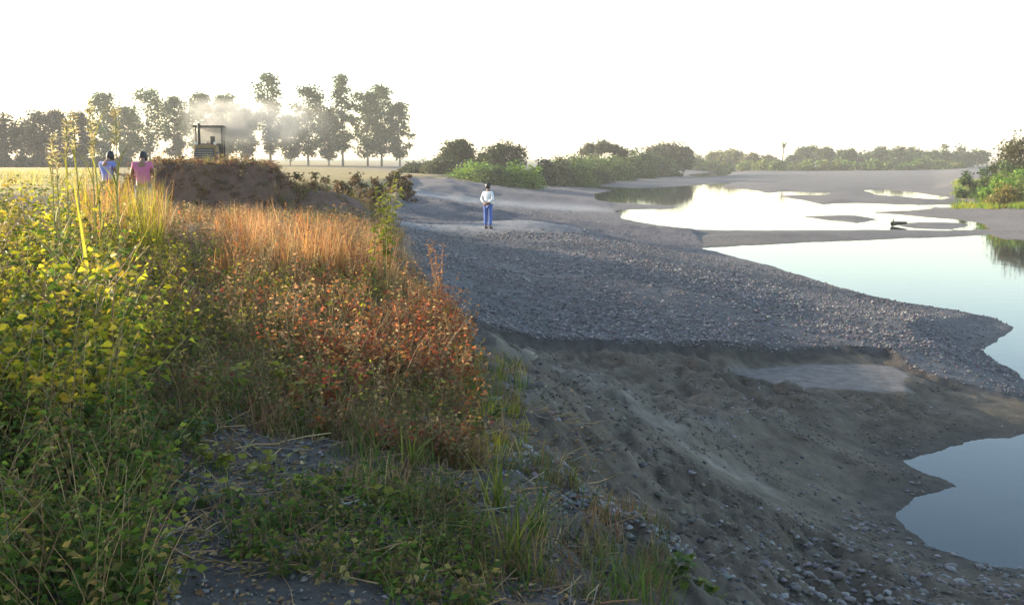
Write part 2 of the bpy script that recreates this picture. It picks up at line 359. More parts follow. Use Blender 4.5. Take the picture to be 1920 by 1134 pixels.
def blades(acc, root, az, L, lean, Wd, col, seg=3):
    n = len(root); L = np.broadcast_to(L, n); lean = np.broadcast_to(lean, n); Wd = np.broadcast_to(Wd, n)
    h = np.stack([np.cos(az), np.sin(az), 0 * az], 1); side = np.stack([-np.sin(az), np.cos(az), 0 * az], 1)
    V = []; p = root.copy(); a = lean * .25
    for k in range(seg + 1):
        wv = (Wd * (1 - k / seg) ** .7 * .5 + .0008)[:, None] * side
        V += [p - wv, p + wv]
        st = (L / seg)[:, None] * (np.cos(a)[:, None] * np.array([[0, 0, 1.]]) + np.sin(a)[:, None] * h)
        p = p + st; a = a + lean / seg
    V = np.stack(V, 1); m = 2 * (seg + 1); k = np.arange(n)[:, None] * m
    acc.add(V, [k + np.array([[2 * j, 2 * j + 1, 2 * j + 3, 2 * j + 2]]) for j in range(seg)], np.repeat(col, m, 0))
def tubes(acc, pts, rad, col, sides=4):
    """pts (n,k,3), rad (n,k)"""
    n, k, _ = pts.shape; tg = unit(np.gradient(pts, axis=1)); ref = np.array([.31, .95, .05])
    a = unit(np.cross(tg, ref)); b = np.cross(tg, a); ang = np.arange(sides) * 2 * math.pi / sides
    V = pts[:, :, None] + rad[:, :, None, None] * (np.cos(ang)[:, None] * a[:, :, None] + np.sin(ang)[:, None] * b[:, :, None])
    base = np.arange(n)[:, None] * (k * sides); f = []
    for i in range(k - 1):
        for j in range(sides):
            j2 = (j + 1) % sides
            f.append(base + np.array([[i * sides + j, i * sides + j2, (i + 1) * sides + j2, (i + 1) * sides + j]]))
    acc.add(V, f, np.repeat(col, k * sides, 0))
def pal(cols, n, var=.25):
    c = np.array(cols)[rng.integers(0, len(cols), n)]
    return c * rng.uniform(1 - var, 1 + var, (n, 1)) * rng.uniform(.92, 1.08, (n, 3))
YG = [(.40, .38, .025), (.29, .30, .022), (.44, .37, .03), (.21, .24, .02), (.36, .28, .03)]
GR = [(.075, .13, .02), (.10, .155, .024), (.14, .18, .03), (.055, .09, .02)]
OR = [(.46, .20, .06), (.52, .28, .10), (.36, .14, .045), (.40, .23, .10), (.54, .36, .16)]
BR = [(.25, .14, .07), (.31, .20, .10), (.18, .11, .065), (.37, .26, .13), (.22, .17, .07)]
RD = [(.42, .10, .04), (.27, .06, .035), (.50, .15, .05), (.17, .05, .035), (.22, .13, .04)]
def sample(n, u0, u1, y0, y1, pw=0.0, cond=None):
    """spots on the ground in a wedge of the bank, thinning with distance"""
    out = []
    while sum(len(o) for o in out) < n:
        y = rng.uniform(y0, y1, n); keep = rng.uniform(0, 1, n) < (y0 / y) ** pw * (y / y1); y = y[keep]
        x = y * (rng.uniform(u0, u1, len(y)) - PX) / F; p = np.stack([x, y], 1)
        if cond is not None: p = p[cond(p[:, 0], p[:, 1])]
        out.append(p)
    p = np.concatenate(out)[:n]
    return np.concatenate([p, land(p[:, 0], p[:, 1])[:, None] - .01], 1)
def weeds(acc, sacc, P, h0, h1, nst, nl, ll, cols, droop=.25, lean=.3, aspect=.62, topcol=None):
    """leafy weeds: a few stems each with leaves up their length"""
    n = len(P) * nst; root = np.repeat(P, nst, 0) + np.concatenate([rng.normal(0, .03, (n, 2)), np.zeros((n, 1))], 1)
    hh = np.repeat(rng.uniform(h0, h1, len(P)), nst) * rng.uniform(.7, 1.1, n); az = rng.uniform(0, 6.283, n); ln = hh * rng.uniform(.05, lean, n)
    t = np.linspace(0, 1, 4)[None, :, None]; dirv = np.stack([np.cos(az) * ln, np.sin(az) * ln, hh], 1)[:, None]
    pts = root[:, None] + dirv * t + np.stack([np.cos(az) * ln, np.sin(az) * ln, -hh * .12], 1)[:, None] * t ** 2.2
    sr = np.clip(hh * .006, .0018, .006)[:, None] * np.linspace(1, .35, 4)[None]
    tubes(sacc, pts, sr, pal(BR + [(.2, .2, .06)], n), 3)
    tt = np.tile(np.linspace(.15, 1, nl), (n, 1)) + rng.uniform(-.08, .08, (n, nl)); tt = np.clip(tt, .05, 1)
    q = root[:, None] + dirv * tt[..., None] + np.stack([np.cos(az) * ln, np.sin(az) * ln, -hh * .12], 1)[:, None] * tt[..., None] ** 2.2
    d = rdir(n * nl, -droop - .3, .45); sz = ll * rng.uniform(.55, 1.25, n * nl) * (1.15 - .4 * tt.ravel())
    q = q.reshape(-1, 3) + d * sz[:, None] * .45
    c = np.repeat(pal(cols, n, .2), nl, 0) * rng.uniform(.75, 1.25, (n * nl, 1))
    leaves(acc, q, d, sz, sz * aspect, c)
def tufts(acc, P, nb, L0, L1, Wd, cols, lean0=.15, lean1=1.1, spread=.04):
    n = len(P) * nb; root = np.repeat(P, nb, 0) + np.concatenate([rng.normal(0, spread, (n, 2)), np.zeros((n, 1))], 1)
    Lb = np.repeat(rng.uniform(L0, L1, len(P)), nb) * rng.uniform(.55, 1.1, n)
    c = np.repeat(pal(cols, len(P), .15), nb, 0) * rng.uniform(.75, 1.25, (n, 1))
    blades(acc, root, rng.uniform(0, 6.283, n), Lb, rng.uniform(lean0, lean1, n), Wd * rng.uniform(.6, 1.3, n), c)
def stuff(acc, name, mat, label, cat):
    return tag(acc.build(name, mat), label, cat, None, 'stuff')

# ------------------------------------------------------------------ the overgrown bank: masses nobody could count
def onbank(x, y): return (land(x, y) > 1.8) & (PX + F * x / y < 905 - 12 * np.clip(y - 8, 0, 12) + 60 * fbm(x * 1.3, y * 1.3, 2, 44))
def patch(f, lo, s): return lambda x, y: onbank(x, y) & (fbm(x * f, y * f, 3, s) > lo)
OL = [(.20, .17, .045), (.15, .14, .035), (.26, .20, .07), (.12, .105, .035)]
A, S = Acc(), Acc()
P = sample(560, -260, 215, 6.2, 17, .9); weeds(A, S, P, .45, 1.1, 2, 15, .085, YG + YG + OL + GR)
P = sample(420, -260, 200, 4.6, 7, .3); weeds(A, S, P, .4, .85, 2, 14, .07, GR + YG + YG)
P = sample(560, -260, 270, 2.9, 5.4, .3); weeds(A, S, P, .15, .55, 2, 14, .045, GR + GR + OL + GR)
P = sample(420, 100, 330, 6, 15, .5); weeds(A, S, P, .2, .6, 2, 11, .055, YG + OL + YG + GR)
P = sample(520, 230, 860, 6, 15, .5, patch(.9, .0, 12)); weeds(A, S, P, .15, .42, 2, 11, .05, YG + GR + OL)
P = sample(300, 230, 1240, 3.6, 6.2, .3, patch(1.3, .02, 17)); weeds(A, S, P, .06, .22, 2, 9, .04, GR + GR + OL)
stuff(A, 'leafy_weeds', M_LEAF, 'dense yellow-green leafy weeds crowding the left side of the bank', 'weeds')
A = Acc()
P = sample(1300, 190, 860, 8.2, 26, .9, patch(.8, -.15, 3)); tufts(A, P, 13, .15, .45, .006, OR + BR + OL + BR, .2, 1.4)
P = sample(240, 400, 735, 10.5, 19, .5, patch(1.4, .05, 6)); tufts(A, P, 16, .3, .8, .007, OR, .1, .9)
P = sample(1100, 120, 880, 5.6, 10, .3, onbank); tufts(A, P, 9, .08, .3, .005, BR + OL + BR + GR, .4, 1.6)
P = sample(500, 180, 760, 24, 55, .9, onbank); tufts(A, P, 12, .2, .45, .018, BR + OL)
P = sample(250, 150, 310, 12, 18, .4); tufts(A, P, 14, .5, 1.15, .009, YG + OR + OL, .1, .8)
stuff(A, 'dry_grass', M_LEAF, 'dry straw and orange-brown grass covering the bank below the earth mound', 'grass')
A = Acc()
P = sample(700, 180, 760, 9, 24, .7, onbank); weeds(A, S, P, .2, .5, 2, 10, .055, BR + OR + OL + BR + RD[2:])
P = sample(1150, 150, 890, 5.8, 10, .3, onbank); weeds(A, S, P, .06, .36, 2, 10, .042, BR + OL + GR + OL + RD[3:])
P = sample(190, 600, 890, 7.4, 13, .3, patch(1.1, -.02, 29)); weeds(A, S, P, .2, .55, 3, 10, .048, RD + RD + OR)
P = sample(330, 420, 890, 7.2, 19, .6, patch(1.5, -.05, 37)); weeds(A, S, P, .25, .62, 3, 10, .05, OR + RD[:3] + OR)
P = sample(200, 540, 880, 5.8, 8.0, .3, patch(1.1, .0, 23)); weeds(A, S, P, .1, .3, 3, 9, .042, RD + BR)
P = sample(700, 190, 730, 24, 46, .6, onbank); weeds(A, S, P, .2, .5, 2, 8, .11, BR + BR + OL)
a_ = rng.uniform(0, 6.283, 900); r_ = np.sqrt(rng.uniform(0, 1, 900)) * 3.1
P = np.stack([MX + r_ * np.cos(a_), MY + r_ * np.sin(a_) * 1.2, 0 * a_], 1); P[:, 2] = land(P[:, 0], P[:, 1]) - .01
weeds(A, S, P, .05, .22, 2, 8, .08, BR[:3] + RD[3:] + [(.10, .11, .05), (.12, .08, .045)])
stuff(A, 'brown_undergrowth', M_LEAF, 'withered brown and reddish undergrowth spread over the bank and mound', 'undergrowth')
stuff(S, 'weed_stems', M_STEM, 'thin tangled brown stems under the leafy weeds of the bank', 'stems')
A = Acc()
P = sample(300, 640, 1260, 4.1, 6.2, .2, lambda x, y: (land(x, y) > 1.7) & (fbm(x * 1.6, y * 1.6, 3, 4) > -.1)); tufts(A, P, 11, .08, .26, .005, GR + [(.16, .17, .06), (.10, .10, .04)] + BR, .4, 1.7)
P = sample(140, 840, 980, 6, 10, .2, lambda x, y: land(x, y) > 1.7); tufts(A, P, 10, .1, .26, .005, GR + YG + BR, .4, 1.5)
P = sample(160, 0, 700, 3.9, 6.5, .2); tufts(A, P, 8, .08, .22, .005, GR + BR, .4, 1.5)
stuff(A, 'green_grass', M_LEAF, 'arching green grass along the near edge of the bank', 'grass')
# fallen leaves and bits of stalk lying on the soil
A = Acc()
P = sample(2600, 150, 1150, 3.1, 5.2, .2, lambda x, y: land(x, y) > 1.7); P[:, 2] += .018
d = rdir(len(P), -.15, .3); sz = rng.uniform(.012, .04, len(P))
leaves(A, P, d, sz, sz * rng.uniform(.15, .7, len(P)), pal(BR + BR + [(.2, .18, .16), (.14, .13, .12), (.3, .17, .07)], len(P), .3))
P = sample(9000, -80, 1150, 3.6, 11, .5, lambda x, y: land(x, y) > 1.7); P[:, 2] += .018
d = rdir(len(P), -.15, .3); sz = rng.uniform(.015, .05, len(P))
leaves(A, P, d, sz, sz * rng.uniform(.15, .7, len(P)), pal(BR + BR + [(.2, .18, .16), (.14, .13, .12), (.3, .17, .07)], len(P), .3))
P = sample(2600, -80, 1150, 3.6, 9, .5, lambda x, y: land(x, y) > 1.7); az = rng.uniform(0, 6.283, len(P)); ln = rng.uniform(.06, .3, len(P))
e = np.stack([np.cos(az) * ln, np.sin(az) * ln, rng.uniform(-.01, .05, len(P))], 1); P[:, 2] += .016
tubes(A, P[:, None] + e[:, None] * np.linspace(0, 1, 3)[None, :, None] + rng.normal(0, .008, (len(P), 3, 3)), np.full((len(P), 3), .0025) * rng.uniform(.6, 1.6, (len(P), 1)), pal(BR + BR + [(.2, .18, .15), (.26, .24, .21)], len(P), .3), 3)
stuff(A, 'leaf_litter', M_STEM, 'fallen leaves and broken stalks littering the soil of the bank', 'litter')

# ------------------------------------------------------------------ stones
def stone_mesh(nm, seed, sub=1):
    bm = bmesh.new(); bmesh.ops.create_icosphere(bm, subdivisions=sub, radius=.5); r = random.Random(seed)
    for v in bm.verts:
        v.co *= r.uniform(.8, 1.15); v.co.z *= .62
    v = np.array([tuple(q.co) for q in bm.verts]); f = np.array([[q.index for q in p.verts] for p in bm.faces]); bm.free()
    return v, f
SH = [stone_mesh('s', k, 1) for k in range(8)]
def stones(acc, P, size, cols, flat=1.0):
    n = len(P)
    for k in range(len(SH)):
        m = np.arange(n) % len(SH) == k; q = P[m]; nn = len(q)
        if not nn: continue
        v, f = SH[k]; a = rng.uniform(0, 6.283, nn); s = size[m][:, None] * rng.uniform(.7, 1.3, (nn, 3)); s[:, 2] *= flat
        V = v[None] * s[:, None]; ca, sa = np.cos(a)[:, None], np.sin(a)[:, None]
        V = np.stack([V[..., 0] * ca - V[..., 1] * sa, V[..., 0] * sa + V[..., 1] * ca, V[..., 2]], -1) + q[:, None]
        acc.add(V, [(np.arange(nn)[:, None, None] * len(v) + f[None]).reshape(-1, 3)], np.repeat(pal(cols, nn, .3), len(v), 0))
# cheap octahedral-ish pebbles for the mass
def pebble(seed):
    r = random.Random(seed); v = []
    for k in range(5):
        a = k * 2 * math.pi / 5 + r.uniform(-.3, .3); rr_ = r.uniform(.4, .58); v.append((rr_ * math.cos(a), rr_ * math.sin(a), r.uniform(-.05, .08)))
    v += [(r.uniform(-.1, .1), r.uniform(-.1, .1), .34), (0, 0, -.3)]
    f = [(k, (k + 1) % 5, 5) for k in range(5)] + [((k + 1) % 5, k, 6) for k in range(5)]
    return np.array(v), np.array(f)
SH_BIG = SH; SH = [pebble(k) for k in range(12)]
GC = [(.172, .155, .158), (.13, .122, .126), (.215, .198, .195), (.13, .142, .138), (.185, .145, .153), (.09, .083, .087), (.26, .24, .23), (.14, .113, .117)]
A = Acc()
lo, hi = np.array(GRAVEL).min(0), np.array(GRAVEL).max(0)
Q = np.stack([rng.uniform(lo[0], hi[0], 900000), 15.0 * np.exp(rng.uniform(0, math.log(80 / 15.), 900000))], 1)
Q = Q[np.abs(Q[:, 0]) < Q[:, 1] * .53]; Q = Q[rng.uniform(0, 1, len(Q)) < np.clip((15 / Q[:, 1]) ** .75, 0, 1)]
ins = sdist(Q, GRAVEL) < -.03; Q = Q[ins]
for (a, b, z0, a2, b2, z1, wd) in ((690,438,1.6,1250,437,1.2,1.5),(700,361,1.9,1090,360,1.5,3.5)):
    dl, _ = seg_dist(Q, [at(a, b, z=z0)[:2], at(a2, b2, z=z1)[:2]], closed=False); Q = Q[(dl > wd * rng.uniform(.8, 1.1, len(Q))) | (rng.uniform(0, 1, len(Q)) < .12)]
Q = Q[rng.uniform(0, 1, len(Q)) < np.where(Q[:, 1] > 36, .35, 1) * np.where(fbm(Q[:, 0] * .5, Q[:, 1] * .5, 3, 88) > .14, .3, 1)][:46000]
zz, sw_, *_ = land(Q[:, 0], Q[:, 1], True); k_ = sw_ > -.1; Q, zz = Q[k_], zz[k_]
sz = (.027 + .055 * rng.uniform(0, 1, len(Q)) ** 3.0) * (1 + .012 * np.minimum(Q[:, 1] - 15, 22)) * (1 + .5 * fbm(Q[:, 0] * .35, Q[:, 1] * .35, 3, 101))
stones(A, np.concatenate([Q, (zz + sz * .12)[:, None]], 1), sz, GC)
stuff(A, 'gravel', M_STONE, 'grey river gravel heaped over the broad bar beside the water', 'gravel')
A = Acc()
Q = np.stack([rng.uniform(-1, 9, 60000), rng.uniform(4.5, 16, 60000)], 1)
u_q = PX + F * Q[:, 0] / Q[:, 1]; Q = Q[(u_q > 880) & (u_q < 2050)]
zz, sw_, gm_, bk_, md_, td_, _ = land(Q[:, 0], Q[:, 1], True)
dn = .025 + .42 * sst(9.5, 6.5, Q[:, 1]) * sst(.6, 2.5, Q[:, 0]) + .14 * sst(.0, .3, fbm(Q[:, 0] * 1.1, Q[:, 1] * 1.1, 3, 90))
k_ = (sw_ > .02) & (gm_ < .4) & (rng.uniform(0, 1, len(Q)) < dn); Q, zz = Q[k_], zz[k_]
sz = .018 + .06 * rng.uniform(0, 1, len(Q)) ** 3
stones(A, np.concatenate([Q, (zz + sz * .1)[:, None]], 1), sz, GC + [(.15, .135, .11), (.12, .11, .09)])
Q = np.stack([rng.uniform(-1, 8, 60000), rng.uniform(5, 17, 60000)], 1); u_q = PX + F * Q[:, 0] / Q[:, 1]; Q = Q[(u_q > 860) & (u_q < 1960)]
zz, sw_, gm_, bk_, md_, td_, _ = land(Q[:, 0], Q[:, 1], True)
k_ = (sw_ > .3) & (gm_ < .4) & (sdist(Q, SILT) > .1) & (fbm(Q[:, 0] * 1.4 + Q[:, 1] * .5, Q[:, 1] * .9, 3, 95) > -.05); Q, zz = Q[k_][:9000], zz[k_][:9000]
sz = .012 + .05 * rng.uniform(0, 1, len(Q)) ** 3.5
stones(A, np.concatenate([Q, (zz + sz * .08)[:, None]], 1), sz, [(.13, .105, .078), (.10, .082, .062), (.16, .135, .10), (.075, .064, .052)])
stuff(A, 'pebbles', M_STONE, 'small grey and brown pebbles strewn over the muddy slope', 'pebbles')
A = Acc()   # pale crumbled rubble
pts = [on_ground(a, b)[:2] for a, b in ((990,855),(1060,905),(1150,945),(1235,990))]
t_ = rng.uniform(0, 3, 2600); i_ = np.minimum(t_.astype(int), 2); f_ = t_ - i_; pa = np.array(pts)
Q = pa[i_] * (1 - f_)[:, None] + pa[i_ + 1] * f_[:, None] + rng.normal(0, .16, (2600, 2)) * np.array([1, 1.3])
zz = land(Q[:, 0], Q[:, 1]); sz = .015 + .05 * rng.uniform(0, 1, 2600) ** 2.5
stones(A, np.concatenate([Q, (zz + sz * .15)[:, None]], 1), sz, [(.22, .21, .20), (.17, .16, .15), (.26, .25, .24), (.13, .12, .11)])
stuff(A, 'pale_rubble', M_STONE, 'strip of pale grey crumbled rubble along the top of the mud slope', 'rubble')
A = Acc()
P = sample(5500, -100, 1200, 3.0, 7.0, .2, lambda x, y: land(x, y) > 1.5); sz = .008 + .03 * rng.uniform(0, 1, len(P)) ** 3; P[:, 2] += .012 + sz * .1
stones(A, P, sz, [(.1, .09, .08), (.14, .13, .125), (.08, .075, .07), (.2, .19, .185)])
stuff(A, 'soil_crumbs', M_STONE, 'grey stone chips and soil crumbs on the near bank', 'chips')
# cobbles that can be picked apart, along the edge of the near pool
M_COB = []
for i, cc in enumerate([(.12, .11, .10), (.165, .155, .15), (.08, .075, .068), (.14, .12, .115), (.22, .21, .20)]):
    M_COB.append(mat_plain('cobble_%d' % i, cc, .7, .35, 9, 0, .3))
COB = []
for k in range(10):
    v, f = stone_mesh('x', 100 + k, 2)
    for M in (random.choice(M_COB), random.choice(M_COB)):
        me = bpy.data.meshes.new('stone'); me.from_pydata([tuple(q) for q in v], [], [tuple(int(j) for j in q) for q in f]); me.update()
        me.polygons.foreach_set('use_smooth', np.ones(len(me.polygons), bool)); me.materials.append(M); COB.append(me)
cnt = 0
while cnt < 220:
    px, py = random.uniform(1420, 1920), random.uniform(965, 1134)
    if random.random() > .15 + .85 * (px - 1330) / 590 * ((py - 940) / 190): continue
    p = on_ground(px, py, 10)
    if float(land(p[0], p[1], True)[1][0]) < -.08: continue
    o = bpy.data.objects.new('stone', random.choice(COB)); COL.objects.link(o); o.parent = ground
    s = random.uniform(.03, .075) * (1 + (random.random() < .12) * .6)
    o.location = (p[0], p[1], p[2] + s * .12); o.scale = (s * random.uniform(.8, 1.5), s * random.uniform(.7, 1.1), s * random.uniform(.7, 1.1)); o.rotation_euler = (random.uniform(-.2, .2), random.uniform(-.2, .2), random.uniform(0, 6.28)); cnt += 1
# ------------------------------------------------------------------ trees
def tree(name, label, group, px, top, dist, wpx, style, cols, dens=1.0, cat='tree'):
    x = (px - PX) / F * dist; zb = gz(x, dist); H = ztop(top, dist) - zb; Wd = wpx * dist / F
    base = np.array([x, dist, zb]); root = tag(empty(name, base), label, cat, group)
    S_, Cn = Acc(), []
    ls = max(.09, dist * .00175)
    bark = np.array([(.16, .13, .10)]) if style != 'euc' else np.array([(.17, .145, .115)])
    r0 = H * (.016 if style == 'euc' else .028)
    k = np.linspace(0, 1, 7); tp = np.stack([rng.normal(0, Wd * .03, 7) * k, rng.normal(0, Wd * .03, 7) * k, k * H * (.97 if style == 'euc' else .75) - .15 * (1 - k)], 1)
    nb = 1
    if style in ('bush',): nb = 0
    if nb: tubes(S_, tp[None], (r0 * (1.05 - .9 * k))[None], bark, 6)
    ncl = int({'euc': 30, 'dome': 34, 'bush': 26, 'flat': 26}[style] * dens)
    for c_ in range(ncl):
        a = rng.uniform(0, 6.283)
        if style == 'euc':
            t = .16 + .84 * (c_ + rng.uniform(0, 1)) / ncl; prof = max(.3, math.sin(math.pi * min(1, (t - .12) / .92)) ** .75)
            rd = Wd * .5 * prof * math.sqrt(rng.uniform(.05, 1)); z = t * H; cr = Wd * rng.uniform(.12, .2)
            z = min(z, H - cr * .6)
        elif style == 'dome':
            u = rdir(1, -.85, 1)[0]; q = rng.uniform(.4, 1) ** .6; rd = None; cr = Wd * rng.uniform(.10, .17)
            Cn.append((u[0] * (Wd * .5 - cr) * q, u[1] * (Wd * .5 - cr) * q, H * .53 + u[2] * (H * .46 - cr * .7) * q, cr)); 
        elif style == 'flat':
            rd = Wd * .5 * math.sqrt(rng.uniform(0, 1)); z = H * (.93 - .22 * (rd / (Wd * .5)) ** 2) + rng.uniform(-.05, .02) * H; cr = Wd * rng.uniform(.07, .12)
        else:
            u = rdir(1, 0, 1)[0]; q = rng.uniform(.3, 1) ** .5; cr = Wd * rng.uniform(.10, .17)
            Cn.append((u[0] * Wd * .42 * q, u[1] * Wd * .42 * q, u[2] * (H - cr * .6) * q * rng.uniform(.85, 1.05), cr)); rd = None
        if rd is not None: Cn.append((rd * math.cos(a), rd * math.sin(a), z, cr))
    Cn = np.array(Cn)
    # limbs out to the clumps
    m = min(len(Cn), 14); sel = rng.permutation(len(Cn))[:m]; e = Cn[sel, :3]
    t0 = np.clip(e[:, 2] / H * .75, .12, .8); s0 = np.stack([np.interp(t0, k, tp[:, j]) for j in range(3)], 1) if nb else e * np.array([.1, .1, 0])
    mid = (s0 + e) * .5 + np.array([0, 0, -.04 * H]) * (1 if nb else -1); lim = np.stack([s0, mid, e], 1)
    tubes(S_, lim, np.array([[.42, .26, .10]]) * r0 * np.ones((m, 1)) + .004, np.repeat(bark, m, 0), 4)
    S_.build('trunk' if nb else 'stems', M_STEM, root)
    A_ = Acc(); per = int(54 * dens ** .5); n = len(Cn) * per; c0 = np.repeat(Cn, per, 0)
    d = rdir(n); pos = c0[:, :3] + d * (c0[:, 3] * rng.uniform(.2, 1.3, n) ** .8)[:, None] * np.array([1.15, 1.15, .85])
    pos[:, 2] = np.maximum(pos[:, 2], .05)
    cc = np.repeat(pal(cols, len(Cn), .22), per, 0) * rng.uniform(.7, 1.3, (n, 1))
    sz = ls * rng.uniform(.6, 1.5, n)
    leaves(A_, pos, rdir(n, -.8, .6), sz * 1.35, sz * .95, cc)
    A_.build('crown', M_TREE, root)
    return root
EU = [(.065, .105, .028), (.08, .115, .03), (.045, .08, .022), (.10, .12, .032)]
DK = [(.035, .055, .022), (.05, .07, .028), (.06, .08, .03)]
MG = [(.07, .12, .03), (.09, .14, .035), (.06, .10, .03)]
LG = [(.14, .25, .03), (.18, .27, .035), (.11, .20, .03)]
YT = [(.13, .19, .04), (.10, .16, .035), (.16, .19, .045)]
BRB = [(.085, .10, .045), (.07, .085, .04), (.10, .11, .05)]
GE = 'tall slender trees in the row behind the field'
for px, tp_, dd, wd, lab in (
    (205,176,245,58,'slender tall tree in the far row, behind the reed stalks'), (250,203,262,46,'short thin tall-row tree between two taller ones above the pink-shirted person'),
    (288,168,246,62,'bushy tall tree in the far row above the pink-shirted person'), (336,182,258,46,'slim tree in the far row just left of the bulldozer exhaust'),
    (385,176,250,56,'slender tree directly behind the bulldozer cab'), (432,178,256,56,'slender tree in the smoke right of the bulldozer'),
    (470,205,268,44,'low tree in the far row, left of the tallest tree'), (512,138,250,54,'tallest slender tree of the far row with an open gap in its crown'),
    (548,218,268,40,'small tree tucked right of the tallest tree in the far row'), (582,164,248,64,'rounded grey-green tree in the far row right of the tallest tree'),
    (620,208,266,38,'small gappy tree between two tall ones in the far row'), (646,142,246,50,'narrow very tall tree in the right half of the far row'),
    (692,172,250,58,'broad dense tree near the right end of the far row'), (718,160,256,50,'tall dense tree second from the right end of the far row'),
    (752,194,250,42,'thin rightmost tree of the far row with visible trunk')):
    tree('tall_tree', lab, GE, px, tp_, dd, wd * random.uniform(1.05, 1.3), 'euc', EU, random.uniform(1.5, 1.9))
for px, tp_, wd, lab in ((-55,214,90,'grove tree cut off by the left edge of the picture'),(22,206,84,'leftmost full tree of the dark grove beyond the yellow field'),(78,202,84,'rounded tree in the middle of the dark grove beyond the yellow field'),
                         (122,208,56,'narrower tree at the right end of the dark grove'),(158,212,50,'thin tree in the gap between dark grove and tall row')):
    tree('grove_tree', lab, 'trees of the dark grove beyond the field', px, tp_, 215 + random.uniform(-8, 8), wd, 'dome' if wd > 60 else 'euc', [(.07, .07, .035), (.085, .08, .04), (.06, .055, .035)], 1.7)
tree('round_tree', 'dark round-crowned tree, left one of the pair behind the gravel', None, 857, 255, 140, 76, 'dome', DK, 1.8)
tree('round_tree', 'dark round-crowned tree, right one of the pair behind the gravel', None, 946, 261, 136, 98, 'dome', DK, 1.8)
for i, (px, tp_) in enumerate(((-30, 286), (10, 282), (48, 285), (85, 281), (122, 286), (160, 288), (196, 290), (232, 291))):
    tree('hedge_bush', ('first', 'second', 'third', 'fourth', 'fifth', 'sixth', 'seventh', 'eighth')[i] + ' bush from the left in the low hedge under the dark grove', 'bushes of the low hedge under the grove', px, tp_, 204, 58, 'bush', [(.09, .085, .045), (.075, .075, .04)], 1.0, 'bush')
for px, tp_, dd, wd, st, co, lab in (
    (905,284,122,46,'bush',DK,'small dark shrub between the two dark round trees'), (828,290,106,70,'bush',BRB,'grey-brown shrub left of the dark round trees'),
    (786,300,110,60,'bush',BRB,'low brown shrub on the bank crest left of the grey-brown shrub'), (893,297,100,104,'bush',LG,'bright green bush in front of the dark round trees'),
    (975,300,98,80,'bush',LG,'bright green bush below the right dark round tree'), (1015,288,110,52,'bush',DK,'small dark bush right of the dark round trees'),
    (1045,292,116,70,'bush',BRB,'grey-brown bush at the far end of the gravel'), (1072,279,124,80,'bush',YT,'yellow-green bush right of the dark small bush'),
    (1110,284,132,76,'bush',YT,'pale olive bush below the flat-topped tree'), (1100,298,112,84,'bush',BRB,'low grey bush at the water end of the bank'),
    (1128,266,165,66,'flat',[(.07,.08,.045),(.09,.09,.05)],'flat-topped spreading tree above the bank bushes'), (1168,276,158,78,'bush',YT,'olive bush right of the flat-topped tree'),
    (1200,274,172,60,'bush',MG,'dense green bush middle of the far bank clump'), (1180,294,140,96,'bush',MG,'low spreading green bush near the water on the far bank'),
    (1246,265,182,86,'dome',[(.06,.07,.035),(.075,.085,.04)],'large rounded tree at the right end of the far bank clump'), (1278,272,186,36,'dome',DK,'small dark tree ending the far bank clump'),
    (1235,292,160,70,'bush',MG,'low green bush under the large rounded tree'),(1140,292,128,90,'bush',MG,'wide green bush in front of the flat-topped tree'),(1062,298,106,80,'bush',MG,'wide green bush at the end of the gravel'),(1215,288,166,80,'bush',BRB,'olive-brown bush left of the large rounded tree'),(925,303,96,70,'bush',MG,'dense green bush between the two bright green bushes')):
    tree('bush' if st == 'bush' else 'bank_tree', lab, None, px, tp_, dd * 1.22 if px < 1030 else 130 + (px - 1030) * .38 + (dd - 100) * .35, wd * 1.2, st, co, 1.8, 'bush' if st == 'bush' else 'tree')
tops = ((1300,288),(1338,283),(1370,277),(1402,286),(1440,288),(1482,284),(1510,271),(1540,272),(1580,275),(1614,280),(1648,275),(1676,268),(1706,276),(1738,274),(1768,271),(1796,272),(1826,279),(1560,282),(1630,285),(1690,284),(1750,284),(1786,284))
ORD = ['first', 'second', 'third', 'fourth', 'fifth', 'sixth', 'seventh', 'eighth', 'ninth', 'tenth', 'eleventh', 'twelfth', 'thirteenth', 'fourteenth', 'fifteenth', 'sixteenth', 'seventeenth', 'eighteenth', 'nineteenth', 'twentieth', 'twenty-first', 'twenty-second']
tops = sorted(tops)
for i, (px, tp_) in enumerate(tops):
    tree('far_tree', ORD[i] + ' hazy tree from the left in the far treeline across the river', 'trees of the far treeline', px, tp_, 340 + random.uniform(-15, 25), random.uniform(40, 60), random.choice(['dome', 'dome', 'bush']), [(.07, .11, .04), (.06, .10, .04), (.085, .115, .045)] if px > 1460 else [(.15, .16, .06), (.13, .14, .055)], 1.0)
for i in range(17):
    px = 1300 + i * 30 + random.uniform(-8, 8)
    tree('far_shrub', ORD[i] + ' yellowish shrub from the left along the foot of the far treeline', 'shrubs along the far river bank', px, 297 + random.uniform(-7, 6), 312 + random.uniform(-8, 8), random.uniform(34, 52), 'bush', YT, .8, 'bush')
def palm(px, top, dist, label, crown):
    x = (px - PX) / F * dist; zb = gz(x, dist); H = ztop(top, dist) - zb; root = tag(empty('palm_tree', (x, dist, zb)), label, 'palm')
    S_ = Acc(); k = np.linspace(0, 1, 5); pts = np.stack([.3 * k * k, 0 * k, k * H * .9], 1)
    tubes(S_, pts[None], (.22 - .08 * k)[None], np.array([(.12, .1, .08)]), 6); S_.build('trunk', M_STEM, root)
    A_ = Acc(); az = np.linspace(0, 6.28, 19)[:-1]; ro = np.tile(pts[-1], (18, 1))
    blades(A_, ro, az + rng.uniform(-.2, .2, 18), np.full(18, crown), rng.uniform(1.0, 2.6, 18), np.full(18, .5), pal([(.06, .08, .035)], 18), 4)
    A_.build('fronds', M_TREE, root)
palm(1462, 274, 330, 'thin palm rising above the low far trees', 3.2)
